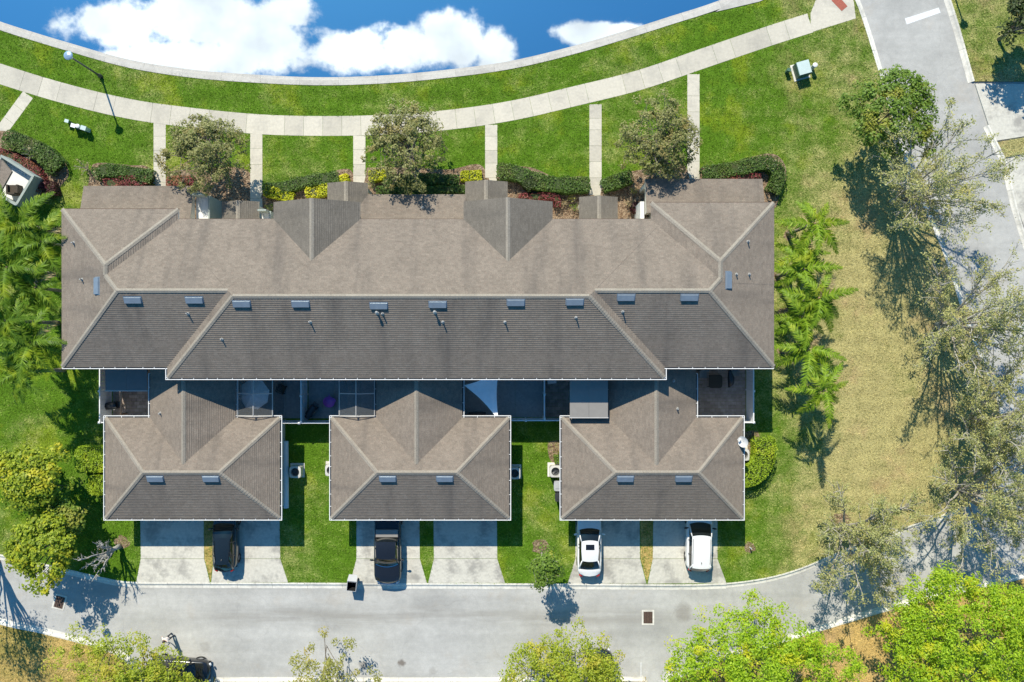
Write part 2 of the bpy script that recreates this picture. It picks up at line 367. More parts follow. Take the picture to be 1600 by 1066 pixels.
class MB:
    def __init__(s): s.v = []; s.f = []; s.uv = {}; s.mi = {}
    def add(s, verts, faces, mi=0):
        o = len(s.v); s.v += [tuple(p) for p in verts]
        for f in faces:
            if mi: s.mi[len(s.f)] = mi
            s.f.append([i + o for i in f])
        return s
    def box(s, x0, x1, y0, y1, z0, z1, mi=0):
        return s.add([(x0, y0, z0), (x1, y0, z0), (x1, y1, z0), (x0, y1, z0), (x0, y0, z1), (x1, y0, z1), (x1, y1, z1), (x0, y1, z1)],
                     [(3, 2, 1, 0), (4, 5, 6, 7), (0, 1, 5, 4), (1, 2, 6, 5), (2, 3, 7, 6), (3, 0, 4, 7)], mi)
    def obox(s, c, ux, hx, hy, z0, z1, mi=0):
        """box turned so that its x axis is the 2D direction ux"""
        ux = Vector((ux[0], ux[1])).normalized(); uy = Vector((-ux.y, ux.x))
        q = [(c[0] + a * hx * ux.x + b * hy * uy.x, c[1] + a * hx * ux.y + b * hy * uy.y) for a, b in ((-1, -1), (1, -1), (1, 1), (-1, 1))]
        return s.prism(q, z0, z1, mi)
    def prism(s, poly, z0, z1, mi=0):
        n = len(poly)
        a = sum(poly[i][0] * poly[(i + 1) % n][1] - poly[(i + 1) % n][0] * poly[i][1] for i in range(n))
        if a < 0: poly = poly[::-1]
        vs = [(p[0], p[1], z0) for p in poly] + [(p[0], p[1], z1) for p in poly]
        return s.add(vs, [list(range(n - 1, -1, -1)), list(range(n, 2 * n))] + [(i, (i + 1) % n, n + (i + 1) % n, n + i) for i in range(n)], mi)
    def tube(s, pts, radii, k=6, cap=True, mi=0):
        pts = [Vector(p) for p in pts]; vs = []; fs = []
        for i, p in enumerate(pts):
            d = (pts[min(i + 1, len(pts) - 1)] - pts[max(i - 1, 0)]).normalized()
            a = d.orthogonal().normalized() if abs(d.z) > 0.95 else d.cross(Vector((0, 0, 1))).normalized()
            b = d.cross(a)
            for j in range(k):
                an = 2 * math.pi * j / k
                vs.append(p + (a * math.cos(an) + b * math.sin(an)) * radii[i])
        for i in range(len(pts) - 1):
            for j in range(k):
                fs.append((i * k + j, i * k + (j + 1) % k, (i + 1) * k + (j + 1) % k, (i + 1) * k + j))
        if cap:
            fs.append(list(range(k - 1, -1, -1))); fs.append([(len(pts) - 1) * k + j for j in range(k)])
        return s.add(vs, fs, mi)
    def bar(s, a, b, r, mi=0):
        return s.tube([a, b], [r, r], 4, True, mi)
    def lathe(s, prof, c=(0, 0), k=20, mi=0):
        """prof: list of (radius, z)"""
        vs = [(c[0] + r * math.cos(2 * math.pi * j / k), c[1] + r * math.sin(2 * math.pi * j / k), z) for r, z in prof for j in range(k)]
        fs = [(i * k + j, i * k + (j + 1) % k, (i + 1) * k + (j + 1) % k, (i + 1) * k + j) for i in range(len(prof) - 1) for j in range(k)]
        fs.append(list(range(k - 1, -1, -1))); fs.append([(len(prof) - 1) * k + j for j in range(k)])
        return s.add(vs, fs, mi)
    def grid(s, rows, mi=0):
        """rows: equal-length rows of points"""
        n = len(rows[0])
        return s.add([p for r in rows for p in r], [(i * n + j, i * n + j + 1, (i + 1) * n + j + 1, (i + 1) * n + j) for i in range(len(rows) - 1) for j in range(n - 1)], mi)
    def build(s, name, mats, parent=None, smooth=False, loc=None, angle=None):
        if isinstance(mats, str): mats = [mats]
        o = Vector(loc) if loc is not None else origin(parent)
        me = bpy.data.meshes.new(name)
        me.from_pydata([(p[0] - o.x, p[1] - o.y, p[2] - o.z) for p in s.v], [], s.f)
        for m in mats: me.materials.append(MATS[m])
        if s.mi:
            for i, m in s.mi.items(): me.polygons[i].material_index = m
        if s.uv:
            ul = me.uv_layers.new(name='UVMap')
            for i, uvs in s.uv.items():
                ls = me.polygons[i].loop_start
                for k, u in enumerate(uvs): ul.data[ls + k].uv = u
        if smooth:
            me.polygons.foreach_set('use_smooth', [True] * len(me.polygons))
            if angle: me.set_sharp_from_angle(angle=R(angle))
        ob = bpy.data.objects.new(name, me); COL.objects.link(ob)
        if parent is not None: ob.parent = parent
        elif loc is not None: ob.location = o
        return ob

def tag(o, label=None, cat=None, group=None, kind=None):
    if label: o['label'] = label
    if cat: o['category'] = cat
    if group: o['group'] = group
    if kind: o['kind'] = kind
    return o
def thing(name, label, cat, loc, group=None):
    e = bpy.data.objects.new(name, None); COL.objects.link(e); e.location = loc; e.empty_display_size = 0.3
    return tag(e, label, cat, group)
def structure(o): o['kind'] = 'structure'; return o
def copy_tree(o, parent=None):
    c = o.copy(); COL.objects.link(c); c.parent = parent
    for ch in list(o.children): copy_tree(ch, c)
    return c

# leaf clouds ---------------------------------------------------------------
def leaf_arrays(P, size, up=0.5, aspect=0.6, rg=rng, dirs=None):
    """one rhombic leaf at each row of P; size scalar or array"""
    n = len(P)
    size = np.broadcast_to(np.asarray(size, float), (n,))
    nn = rg.normal(size=(n, 3)); nn /= np.linalg.norm(nn, axis=1, keepdims=True) + 1e-9
    nn[:, 2] = np.abs(nn[:, 2]) + up; nn /= np.linalg.norm(nn, axis=1, keepdims=True)
    a = rg.normal(size=(n, 3)) if dirs is None else dirs + 0.35 * rg.normal(size=(n, 3))
    a -= nn * np.sum(a * nn, axis=1, keepdims=True); a /= np.linalg.norm(a, axis=1, keepdims=True) + 1e-9
    b = np.cross(nn, a)
    L = (size * rg.uniform(0.7, 1.3, n))[:, None]
    V = np.empty((n, 4, 3))
    V[:, 0] = P - a * L * 0.5; V[:, 1] = P + b * L * 0.5 * aspect; V[:, 2] = P + a * L * 0.5; V[:, 3] = P - b * L * 0.5 * aspect
    return V.reshape(-1, 3), np.arange(n * 4).reshape(n, 4)
def np_mesh(name, V, Fq, mat, parent=None, loc=None):
    o = Vector(loc) if loc is not None else origin(parent)
    V = V - np.array(o)
    me = bpy.data.meshes.new(name)
    k = Fq.shape[1]
    me.vertices.add(len(V)); me.vertices.foreach_set('co', V.astype(np.float32).ravel())
    me.loops.add(Fq.size); me.loops.foreach_set('vertex_index', Fq.astype(np.int32).ravel())
    me.polygons.add(len(Fq)); me.polygons.foreach_set('loop_start', np.arange(0, Fq.size, k, dtype=np.int32))
    me.update(calc_edges=True)
    me.materials.append(MATS[mat])
    ob = bpy.data.objects.new(name, me); COL.objects.link(ob)
    if parent is not None: ob.parent = parent
    elif loc is not None: ob.location = o
    return ob
def inpoly(P, poly):
    x, y = P[:, 0], P[:, 1]; ins = np.zeros(len(P), bool); n = len(poly)
    for i in range(n):
        x0, y0 = poly[i]; x1, y1 = poly[(i + 1) % n]
        if y0 == y1: continue
        c = ((y0 > y) != (y1 > y)) & (x < (x1 - x0) * (y - y0) / (y1 - y0) + x0)
        ins ^= c
    return ins

# ------------------------------------------------------------------ ground, pond, paths, roads
def smooth(pts, step=0.5):
    """Catmull-Rom through 2D points, resampled evenly"""
    P = [np.array(p, float) for p in pts]
    P = [2 * P[0] - P[1]] + P + [2 * P[-1] - P[-2]]
    out = []
    for i in range(1, len(P) - 2):
        for t in np.linspace(0, 1, 12, endpoint=False):
            a, b, c, d = P[i - 1], P[i], P[i + 1], P[i + 2]
            out.append(0.5 * ((2 * b) + (-a + c) * t + (2 * a - 5 * b + 4 * c - d) * t * t + (-a + 3 * b - 3 * c + d) * t ** 3))
    out.append(P[-2]); out = np.array(out)
    s = np.concatenate([[0], np.cumsum(np.linalg.norm(np.diff(out, axis=0), axis=1))])
    q = np.linspace(0, s[-1], max(2, int(s[-1] / step) + 1))
    return np.stack([np.interp(q, s, out[:, 0]), np.interp(q, s, out[:, 1])], 1)
class Path:
    def __init__(s, pts, step=0.25):
        s.p = smooth(pts, step); s.s = np.concatenate([[0], np.cumsum(np.linalg.norm(np.diff(s.p, axis=0), axis=1))]); s.L = s.s[-1]
    def at(s, q):
        x = np.interp(q, s.s, s.p[:, 0]); y = np.interp(q, s.s, s.p[:, 1])
        e = 0.15; x1 = np.interp(q + e, s.s, s.p[:, 0]) - np.interp(q - e, s.s, s.p[:, 0]); y1 = np.interp(q + e, s.s, s.p[:, 1]) - np.interp(q - e, s.s, s.p[:, 1])
        l = math.hypot(x1, y1) or 1
        return np.array([x, y]), np.array([-y1 / l, x1 / l])
    def piece(s, a, b, o0, o1, n=4):
        qs = np.linspace(a, b, n); lo = []; hi = []
        for q in qs:
            p, nn = s.at(q); lo.append(tuple(p + nn * o0)); hi.append(tuple(p + nn * o1))
        return lo + hi[::-1]
def run_pieces(parent, name, path, lengths, o0, o1, z0, z1, mat, gap=0.02, bevel=0.0):
    q = 0.0; i = 0
    while q < path.L - 0.2:
        l = lengths[i % len(lengths)] if isinstance(lengths, list) else lengths(); i += 1
        e = min(path.L, q + l)
        if path.L - e < 0.4: e = path.L
        dz = random.uniform(-0.003, 0.003)
        mb = MB().prism(path.piece(q + gap / 2, e - gap / 2, o0, o1), z0, z1 + dz)
        mb.build(name, mat, parent)
        q = e

ZR = -0.116    # road surface
road = MB()
road.prism(G2([(-500, 846), (1300, 846), (1300, -500), (2200, -500), (2200, 1700), (-500, 1700)]), -0.135, ZR)
structure(road.build('road', 'asphalt'))

SEA_TOP = [(-520, -165), (-300, -75), (-120, -8), (0, 34), (50, 50), (100, 65), (200, 93), (300, 109), (400, 117), (500, 121), (600, 118), (700, 109), (800, 95), (900, 71), (1000, 41), (1050, 25), (1110, 6), (1180, -22), (1300, -80), (1500, -190)]
sea = Path(G2(SEA_TOP))
pond_poly = [tuple(p) for p in sea.p] + [(70, 95), (-90, 95), (-90, sea.p[0][1])]
gp = [tuple(sea.at(q)[0] - sea.at(q)[1] * 0.3) for q in np.linspace(0, sea.L, 60)]
gp = [(-160, gp[0][1])] + gp + [(160, gp[-1][1]), (160, -160), (-160, -160)]
structure(MB().add([(x, y, -0.14) for x, y in gp], [list(range(len(gp)))]).build('ground', 'mulch'))
structure(MB().add([(x, y, -0.62) for x, y in pond_poly], [list(range(len(pond_poly)))]).build('pond', 'pond_water'))
seawall = thing('seawall', 'grey concrete seawall curving along the edge of the pond', 'seawall', (0, 15, 0))
run_pieces(seawall, 'cap_slab', sea, [2.9], -0.60, -0.22, -0.9, 0.03, 'seawall', 0.008)
run_pieces(seawall, 'face_slab', sea, [2.9], -0.22, 0.02, -0.9, -0.03, 'seawall', 0.008)
# wider apron of the seawall beside the road
MB().prism(G2([(1118, 19), (1186, 3), (1270, -34), (1310, -75), (1290, -90), (1180, -24)]), -0.5, 0.038).build('apron_slab', 'seawall', seawall)

seab = Path(G2([(-520, -153), (-300, -63), (-120, 4), (0, 46), (50, 62), (100, 78), (200, 104), (300, 119), (400, 128), (500, 132), (600, 130), (700, 121), (800, 106), (900, 83), (1000, 54), (1100, 23), (1186, 3), (1270, -34), (1310, -75)]))
LAWN_E = [(1310, -75), (1322, -30), (1338, 5), (1352, 45), (1375, 120), (1400, 205), (1425, 287), (1452, 345), (1475, 400), (1492, 452), (1507, 500), (1527, 550), (1550, 603), (1562, 650), (1558, 705), (1543, 748), (1512, 786), (1462, 808), (1407, 826), (1320, 858), (1255, 886), (1200, 902), (1135, 911), (1060, 913)]
LAWN_S = [(900, 912), (600, 911), (300, 910), (205, 909), (160, 902), (100, 888), (0, 866), (-150, 836), (-520, 780)]
edge_e = Path(G2(LAWN_E)); edge_s = Path(G2(LAWN_E[-2:] + LAWN_S))
LAWN_MAIN = [tuple(p) for p in seab.p] + [tuple(p) for p in edge_e.p[1:]] + [tuple(p) for p in Path(G2(LAWN_E[-1:] + LAWN_S)).p[1:]]
structure(MB().prism(LAWN_MAIN, -0.13, 0.0).build('lawn', 'grass'))
SW_E = [(-520, 855), (-150, 934), (0, 976), (60, 989), (120, 1004), (160, 1015), (196, 1034), (214, 1066), (222, 1140), (222, 1400)]
sw_path = Path(G2(SW_E))
LAWN_SW = [tuple(p) for p in sw_path.p] + G2([(-520, 1400)])
structure(MB().prism(LAWN_SW, -0.13, 0.0).build('verge_southwest', 'dry_grass'))
S_E = [(330, 1400), (332, 1085), (340, 1069), (360, 1066), (700, 1066), (985, 1065), (1004, 1070), (1010, 1085), (1012, 1400)]
s_path = Path(G2(S_E)); LAWN_SS = [tuple(p) for p in s_path.p]
structure(MB().prism(LAWN_SS, -0.13, 0.0).build('verge_south', 'dry_grass'))
SE_E = [(1040, 1400), (1042, 1090), (1060, 1062), (1120, 1036), (1200, 1012), (1270, 990), (1380, 957), (1480, 931), (1600, 904), (1760, 860), (2200, 740)]
se_path = Path(G2(SE_E)); LAWN_SE = [tuple(p) for p in se_path.p] + G2([(2200, 1400)])
structure(MB().prism(LAWN_SE, -0.13, 0.0).build('verge_southeast', 'dry_grass'))
NE_E = [(1340, -500), (1420, -180), (1486, 0), (1523, 127)]
ne_path = Path(G2(NE_E)); LAWN_NE = [tuple(p) for p in ne_path.p] + G2([(2200, 127), (2200, -500)])
structure(MB().prism(LAWN_NE, -0.13, 0.0).build('lawn_northeast', 'grass'))
LAWN_NE2 = G2([(1558, 222), (1600, 215), (1900, 205), (1900, 232), (1600, 240), (1570, 246)])
structure(MB().prism(LAWN_NE2, -0.13, 0.0).build('lawn_strip_east', 'grass'))
ap = bpy.data.objects.new('driveway_apron', None); COL.objects.link(ap); structure(ap)
MB().prism(G2([(1524, 131), (1690, 131), (1690, 209), (1600, 213), (1556, 220), (1545, 195)]), -0.13, -0.02).build('slab', 'driveway', ap)
MB().prism(G2([(1692, 131), (1900, 131), (1900, 203), (1692, 209)]), -0.13, -0.022).build('slab', 'driveway', ap)
MB().prism(G2([(1571, 249), (1600, 243), (1900, 236), (1900, 420), (1620, 412), (1588, 318)]), -0.13, -0.02).build('slab', 'driveway', ap)

# curbs
def curb(name, path, o0, o1):
    e = bpy.data.objects.new(name, None); COL.objects.link(e); structure(e)
    mid = o0 + (o1 - o0) * 0.45
    q = 0.0
    while q < path.L - 0.3:
        l = min(2.6, path.L - q)
        mb = MB()
        # rolled profile: back edge level with the lawn, lip down to the gutter
        rows = []
        for a in np.linspace(q + 0.008, q + l - 0.008, 5):
            p, n = path.at(a)
            prof = [(o0, -0.13), (o0, 0.022), (o0 + (mid - o0) * 0.6, 0.02), (mid, -0.055), (mid + (o1 - mid) * 0.3, -0.088), (o1, -0.104), (o1, -0.13)]
            rows.append([(p[0] + n[0] * o, p[1] + n[1] * o, z) for o, z in prof])
        mb.grid(rows); n = len(rows[0])
        mb.build('curb_piece', 'curb', e)
        q += l
curb('curb_north', edge_s, 0.0, 0.46)
curb('curb_east', edge_e, 0.0, 0.40)
curb('curb_southwest', sw_path, 0.0, 0.42)
curb('curb_south', s_path, 0.0, 0.30)
curb('curb_southeast', se_path, 0.0, 0.42)
curb('curb_northeast', ne_path, 0.0, -0.46)
curb('curb_far_east', Path(G2([(1545, 195), (1558, 222), (1574, 256), (1588, 318), (1610, 390), (1640, 480)])), 0.0, -0.40)

# sidewalk along the pond and the paths to the doors
sidewalk = bpy.data.objects.new('sidewalk', None); COL.objects.link(sidewalk); structure(sidewalk)
CT = [(-300, 0), (-150, 64), (0, 115.5), (100, 146), (200, 170), (290, 183), (400, 194), (500, 197), (600, 195), (700, 187.5), (800, 173), (900, 150), (1000, 125), (1100, 91), (1200, 57), (1266, 36)]
sw = Path(G2(CT))
seq = [random.choice([1.42, 1.42, 2.84]) for _ in range(60)]
run_pieces(sidewalk, 'slab', sw, seq, -0.735, 0.735, -0.1, 0.014, 'sidewalk', 0.016)
MB().prism(G2([(1266.5, 21), (1274, 2), (1300, -40), (1319, -30), (1334, 3), (1337, 29), (1266.5, 51)]), -0.1, 0.012).build('ramp_slab', 'sidewalk', sidewalk)
MB().prism(G2([(1299, 1), (1315, 17.5), (1324, 10), (1308, -8)]), 0.0, 0.026).build('tactile_pad', 'brick_red', sidewalk)
def door_path(name, x0, x1, y0, y1, joints):
    e = bpy.data.objects.new(name, None); COL.objects.link(e); structure(e)
    ys = [y0] + joints + [y1]
    for a, b in zip(ys[:-1], ys[1:]):
        p = W(x0, a); q = W(x1, b)
        MB().box(p.x, q.x, q.y + 0.008, p.y - 0.008, -0.1, 0.010 + random.uniform(-0.002, 0.002)).build('slab', 'sidewalk', e)
door_path('front_path', 240, 259, 190, 320, [213, 235, 260, 285])
door_path('front_path', 391, 410, 209, 345, [232, 257, 283, 310])
door_path('front_path', 552, 571, 212, 320, [234, 257, 275, 296])
door_path('front_path', 758, 777, 195, 320, [213, 235, 255, 278])
door_path('front_path', 921, 940, 163, 345, [185, 203, 228, 253, 278, 305])
door_path('front_path', 1074, 1093, 116, 300, [150, 175, 200, 226, 252, 277])
e = bpy.data.objects.new('front_path', None); COL.objects.link(e); structure(e)
dp = Path(G2([(44, 148), (22, 178), (0, 208), (-40, 265)]))
run_pieces(e, 'slab', dp, [1.2], -0.45, 0.45, -0.1, 0.010, 'sidewalk', 0.016)

# painted marks
structure(MB().prism(G2([(1415, 28), (1468, 11), (1471, 19), (1418, 37.5)]), ZR, ZR + 0.005).build('stop_line', 'road_paint'))
structure(MB().prism(G2([(1001.4, 1036), (1002.4, 1036), (1002.4, 1063), (1001.4, 1063)]), ZR, ZR + 0.005).build('parking_line', 'road_paint'))

# drives (each in two pours) in front of the garages
DRIVES = [
    [(219, 780), (318, 780), (319, 873), (328, 910), (213, 910), (220, 873)],
    [(333, 780), (436, 780), (438, 873), (450, 910), (330, 910), (334, 873)],
    [(557, 780), (655, 780), (656, 873), (667, 911), (547, 911), (557, 873)],
    [(677, 780), (776, 780), (777, 873), (789, 911), (669, 911), (678, 873)],
    [(900, 780), (999, 780), (1000, 873), (1010, 912), (887, 912), (899, 873)],
    [(1021, 780), (1121, 780), (1121, 873), (1135, 911), (1012, 912), (1020, 873)]]
DRIVE_POLYS = []
for d in DRIVES:
    e = bpy.data.objects.new('driveway', None); COL.objects.link(e); structure(e)
    MB().prism(G2([d[0], d[1], (d[2][0], 872.8), (d[5][0], 872.8)]), -0.1, 0.012).build('slab', 'driveway', e)
    MB().prism(G2([(d[5][0], 873.4), (d[2][0], 873.4), d[3], d[4]]), -0.1, 0.009).build('slab', 'driveway', e)
    DRIVE_POLYS.append(G2(d))

for a, b, c in (((319, 800), (333, 800), (329, 909)), ((1000.5, 800), (1019.5, 800), (1011, 910))):
    w = [a, (a[0] + .5, 873), c, (b[0] + .5, 873), b]
    structure(MB().prism(G2(w), -0.1, 0.004).build('grass_strip', 'dry_grass'))

# planting beds of mulch
BEDS = [
    [(140, 268), (150, 255), (200, 258), (238, 268), (238, 345), (140, 345)],
    [(261, 268), (300, 265), (389, 268), (389, 350), (261, 350)],
    [(412, 290), (450, 285), (500, 275), (550, 268), (550, 350), (412, 350)],
    [(573, 262), (640, 262), (700, 265), (756, 262), (756, 350), (573, 350)],
    [(779, 259), (830, 262), (870, 278), (919, 281), (919, 350), (779, 350)],
    [(942, 281), (975, 270), (1030, 262), (1072, 262), (1072, 350), (942, 350)],
    [(1095, 262), (1150, 252), (1200, 240), (1222, 250), (1229, 275), (1218, 305), (1200, 330), (1095, 330)],
    [(-20, 205), (20, 206), (60, 222), (95, 245), (108, 270), (100, 285), (82, 305), (70, 318), (40, 300), (-20, 260)],
    [(856, 690), (882, 690), (882, 722), (862, 722), (856, 705)],
    [(1158, 676), (1185, 676), (1185, 724), (1158, 730)]]
BED_POLYS = []
for b in BEDS:
    p = [tuple(q) for q in smooth(G2(b + b[:1]), 0.3)[:-1]]
    BED_POLYS.append(p)
    structure(MB().prism(p, -0.1, 0.006 + 0.001 * len(BED_POLYS)).build('planting_bed', 'mulch'))
for px, py, r in ((1214, 430, 0.42), (1224, 490, 0.45), (1221, 547, 0.35), (845, 855, 0.62), (1171, 856, 0.42), (190, 848, 0.55), (1312, 815, 0.8), (1232, 368, 0.4)):
    c = W(px, py); k = 14
    p = [(c.x + r * random.uniform(0.75, 1.2) * math.cos(6.283 * i / k), c.y + r * random.uniform(0.75, 1.2) * math.sin(6.283 * i / k)) for i in range(k)]
    BED_POLYS.append(p)
    structure(MB().prism(p, -0.1, 0.012).build('mulch_ring', 'mulch'))

# ------------------------------------------------------------------ the townhouse row
ZE, ZG = 5.3, 2.77          # eave heights: main block, garages
PM, PG = 0.50, 0.54         # roof pitches
house = thing('townhouse_row', 'long two-storey townhouse row with grey-brown shingle hip roofs and three garage wings', 'townhouses', (-6, 0, 0))

COURSE = 0.145
def clip_v(poly, v0, v1, s):
    def cut(pts, lim, keep_above):
        out = []
        for i in range(len(pts)):
            a, b = pts[i], pts[(i + 1) % len(pts)]
            da, db = a.dot(s) - lim, b.dot(s) - lim
            if not keep_above: da, db = -da, -db
            if da >= 0: out.append(a)
            if (da > 0 > db) or (da < 0 < db): out.append(a + (b - a) * (da / (da - db)))
        return out
    p = cut(poly, v0, True)
    return cut(p, v1, False) if len(p) > 2 else []
def shingle_face(mb, poly):
    """lay a convex roof plane in overlapping courses"""
    poly = [Vector(p) for p in poly]
    n = (poly[1] - poly[0]).cross(poly[2] - poly[0]).normalized()
    if n.z < 0: poly = poly[::-1]; n = -n
    e = Vector((0, 0, 1)).cross(n).normalized(); s = n.cross(e).normalized()
    if s.z < 0: s = -s; e = -e
    vs = [p.dot(s) for p in poly]; v = min(vs); vm = max(vs); vb = v
    while v < vm - 0.01:
        v1 = min(v + COURSE, vm)
        q = clip_v(poly, v, v1, s)
        if len(q) > 2:
            up = [p + n * (0.026 * max(0.0, 1 - (p.dot(s) - v) / COURSE)) for p in q]
            uv = [(p.dot(e), p.dot(s) - vb) for p in q]
            i = len(mb.f); mb.add(up, [list(range(len(up)))]); mb.uv[i] = uv
            low = [p for p in q if abs(p.dot(s) - v) < 1e-4]
            if len(low) >= 2:
                low.sort(key=lambda p: p.dot(e)); a, b = low[0], low[-1]
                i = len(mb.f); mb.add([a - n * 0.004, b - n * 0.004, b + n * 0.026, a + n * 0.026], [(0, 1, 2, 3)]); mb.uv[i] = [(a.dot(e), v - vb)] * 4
        v = v1
def hip_planes(x0, x1, y0, y1, ze, m, ends):
    """roof over a rectangle; ends: dict of 'W','E','N','S' -> 'hip'|'gable' for the two short ends"""
    if 'W' in ends or 'E' in ends:
        r = (y1 - y0) / 2; ym = (y0 + y1) / 2; zr = ze + m * r
        a = x0 + (r if ends.get('W') == 'hip' else 0); b = x1 - (r if ends.get('E') == 'hip' else 0)
        P = [[(x0, y0, ze), (x1, y0, ze), (b, ym, zr), (a, ym, zr)], [(x1, y1, ze), (x0, y1, ze), (a, ym, zr), (b, ym, zr)]]
        if ends.get('W') == 'hip': P.append([(x0, y1, ze), (x0, y0, ze), (a, ym, zr)])
        if ends.get('E') == 'hip': P.append([(x1, y0, ze), (x1, y1, ze), (b, ym, zr)])
    else:
        r = (x1 - x0) / 2; xm = (x0 + x1) / 2; zr = ze + m * r
        a = y0 + (r if ends.get('S') == 'hip' else 0); b = y1 - (r if ends.get('N') == 'hip' else 0)
        P = [[(x0, y1, ze), (x0, y0, ze), (xm, a, zr), (xm, b, zr)], [(x1, y0, ze), (x1, y1, ze), (xm, b, zr), (xm, a, zr)]]
        if ends.get('S') == 'hip': P.append([(x0, y0, ze), (x1, y0, ze), (xm, a, zr)])
        if ends.get('N') == 'hip': P.append([(x1, y1, ze), (x0, y1, ze), (xm, b, zr)])
    return P
def soffit(mb, x0, x1, y0, y1, ze, d=0.17, mi=1):
    mb.box(x0 + 0.025, x1 - 0.025, y0 + 0.025, y1 - 0.025, ze - d, ze - 0.012, mi)
def ridge_cap(mb, a, b, m, hip):
    """row of folded cap shingles from a up/along to b"""
    a, b = Vector(a), Vector(b); L = (b - a).length; d = (b - a).normalized()
    p = Vector((-d.y, d.x, 0)).normalized()
    w = 0.15; drop = w * m / (math.sqrt(2) if hip else 1)
    n = max(1, int(L / 0.2)); st = L / n
    up = Vector((0, 0, 1))
    for i in range(n):
        c0 = a + d * (st * i) + up * 0.06; c1 = a + d * (st * (i + 1)) + up * 0.042
        i0 = len(mb.f)
        l0, l1, r0, r1 = c0 + p * w - up * drop, c1 + p * w - up * drop, c0 - p * w - up * drop, c1 - p * w - up * drop
        mb.add([l0, l1, c1, c0], [(0, 1, 2, 3)]); mb.add([c0, c1, r1, r0], [(0, 1, 2, 3)])
        u = st * i + random.random()
        mb.uv[i0] = [(u, w), (u + st, w), (u + st, 0), (u, 0)]; mb.uv[i0 + 1] = [(u, 0), (u + st, 0), (u + st, -w), (u, -w)]
        lo = up * 0.025
        mb.add([r0, c0, l0, l0 - lo, c0 - lo, r0 - lo], [(0, 1, 4, 5), (1, 2, 3, 4)])
        mb.uv[i0 + 2] = [(u, 0)] * 4; mb.uv[i0 + 3] = [(u, 0)] * 4
def roof_part(name, planes, boxes, parent):
    mb = MB()
    for p in planes: shingle_face(mb, p)
    for b in boxes: soffit(mb, *b)
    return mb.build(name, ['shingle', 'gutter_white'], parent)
def cap_part(segs, parent):
    for a, b, m, hip in segs:
        mb = MB(); ridge_cap(mb, a, b, m, hip); mb.build('ridge_cap', 'ridge_shingle', parent)

# -- main roof: one wide hip, a deeper middle, two cross wings and two gables to the front
XW, XE, YN, YS = -30.42, 17.70, 8.22, -1.73
planes = hip_planes(XW, XE, YS, YN, ZE, PM, {'W': 'hip', 'E': 'hip'})
planes += hip_planes(-23.28, 10.30, -2.47, YN + 0.01, ZE + 0.007, PM, {'W': 'hip', 'E': 'hip'})
planes += hip_planes(XW - 0.006, -22.54, 3.9, 8.91, ZE + 0.009, PM, {'N': 'hip', 'S': 'gable'})
planes += hip_planes(9.39, XE + 0.006, 3.8, 9.35, ZE + 0.009, PM, {'N': 'hip', 'S': 'gable'})
gables = [hip_planes(-16.10, -10.25, 5.0, 9.39, ZE + 0.012, PM, {'N': 'gable', 'S': 'gable'}), hip_planes(-3.25, 2.73, 5.0, 9.43, ZE + 0.012, PM, {'N': 'gable', 'S': 'gable'})]
main_roof = roof_part('roof', planes, [(XW, XE, YS, YN, ZE), (-23.28, 10.30, -2.47, 3.0, ZE + 0.007), (XW - 0.006, -22.54, 4.2, 8.91, ZE + 0.009),
    (9.39, XE + 0.006, 4.2, 9.35, ZE + 0.009)], house)
for gp_, gb in zip(gables, ((-16.10, -10.25, 5.2, 9.39, ZE + 0.012), (-3.25, 2.73, 5.2, 9.43, ZE + 0.012))):
    mb = MB()
    for p in gp_: shingle_face(mb, p)
    soffit(mb, *gb)
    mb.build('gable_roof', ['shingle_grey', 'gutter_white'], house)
main_roof['label'] = 'large weathered shingle roof over the two-storey block'
zT, zM = ZE + PM * 4.975, ZE + PM * 5.345
zW1, zW2 = ZE + PM * 3.94, ZE + PM * 4.155
cap_part([
    ((XW, YS, ZE), (-25.445, 3.245, zT), PM, True), ((-25.445, 3.245, zT), (-18.30, 3.245, zT), PM, False),
    ((-23.28, -2.47, ZE), (-17.935, 2.875, zM), PM, True), ((-17.935, 2.875, zM), (4.955, 2.875, zM), PM, False),
    ((10.30, -2.47, ZE), (4.955, 2.875, zM), PM, True), ((5.325, 3.245, zT), (12.725, 3.245, zT), PM, False),
    ((XE, YS, ZE), (12.725, 3.245, zT), PM, True),
    ((XW, 8.91, ZE), (-26.48, 4.97, zW1), PM, True), ((-22.54, 8.91, ZE), (-26.48, 4.97, zW1), PM, True),
    ((-26.48, 4.97, zW1), (-26.48, 4.28, zW1), PM, False), ((-26.48, 4.28, zW1), (-25.445, 3.245, zT), PM, True),
    ((9.39, 9.35, ZE), (13.545, 5.195, zW2), PM, True), ((XE, 9.35, ZE), (13.545, 5.195, zW2), PM, True),
    ((13.545, 5.195, zW2), (13.545, 4.065, zW2), PM, False), ((13.545, 4.065, zW2), (12.725, 3.245, zT), PM, True),
    ((-13.175, 9.39, ZE + PM * 2.925), (-13.175, 5.30, ZE + PM * 2.925), PM, False),
    ((-0.26, 9.43, ZE + PM * 2.99), (-0.26, 5.23, ZE + PM * 2.99), PM, False)], main_roof)

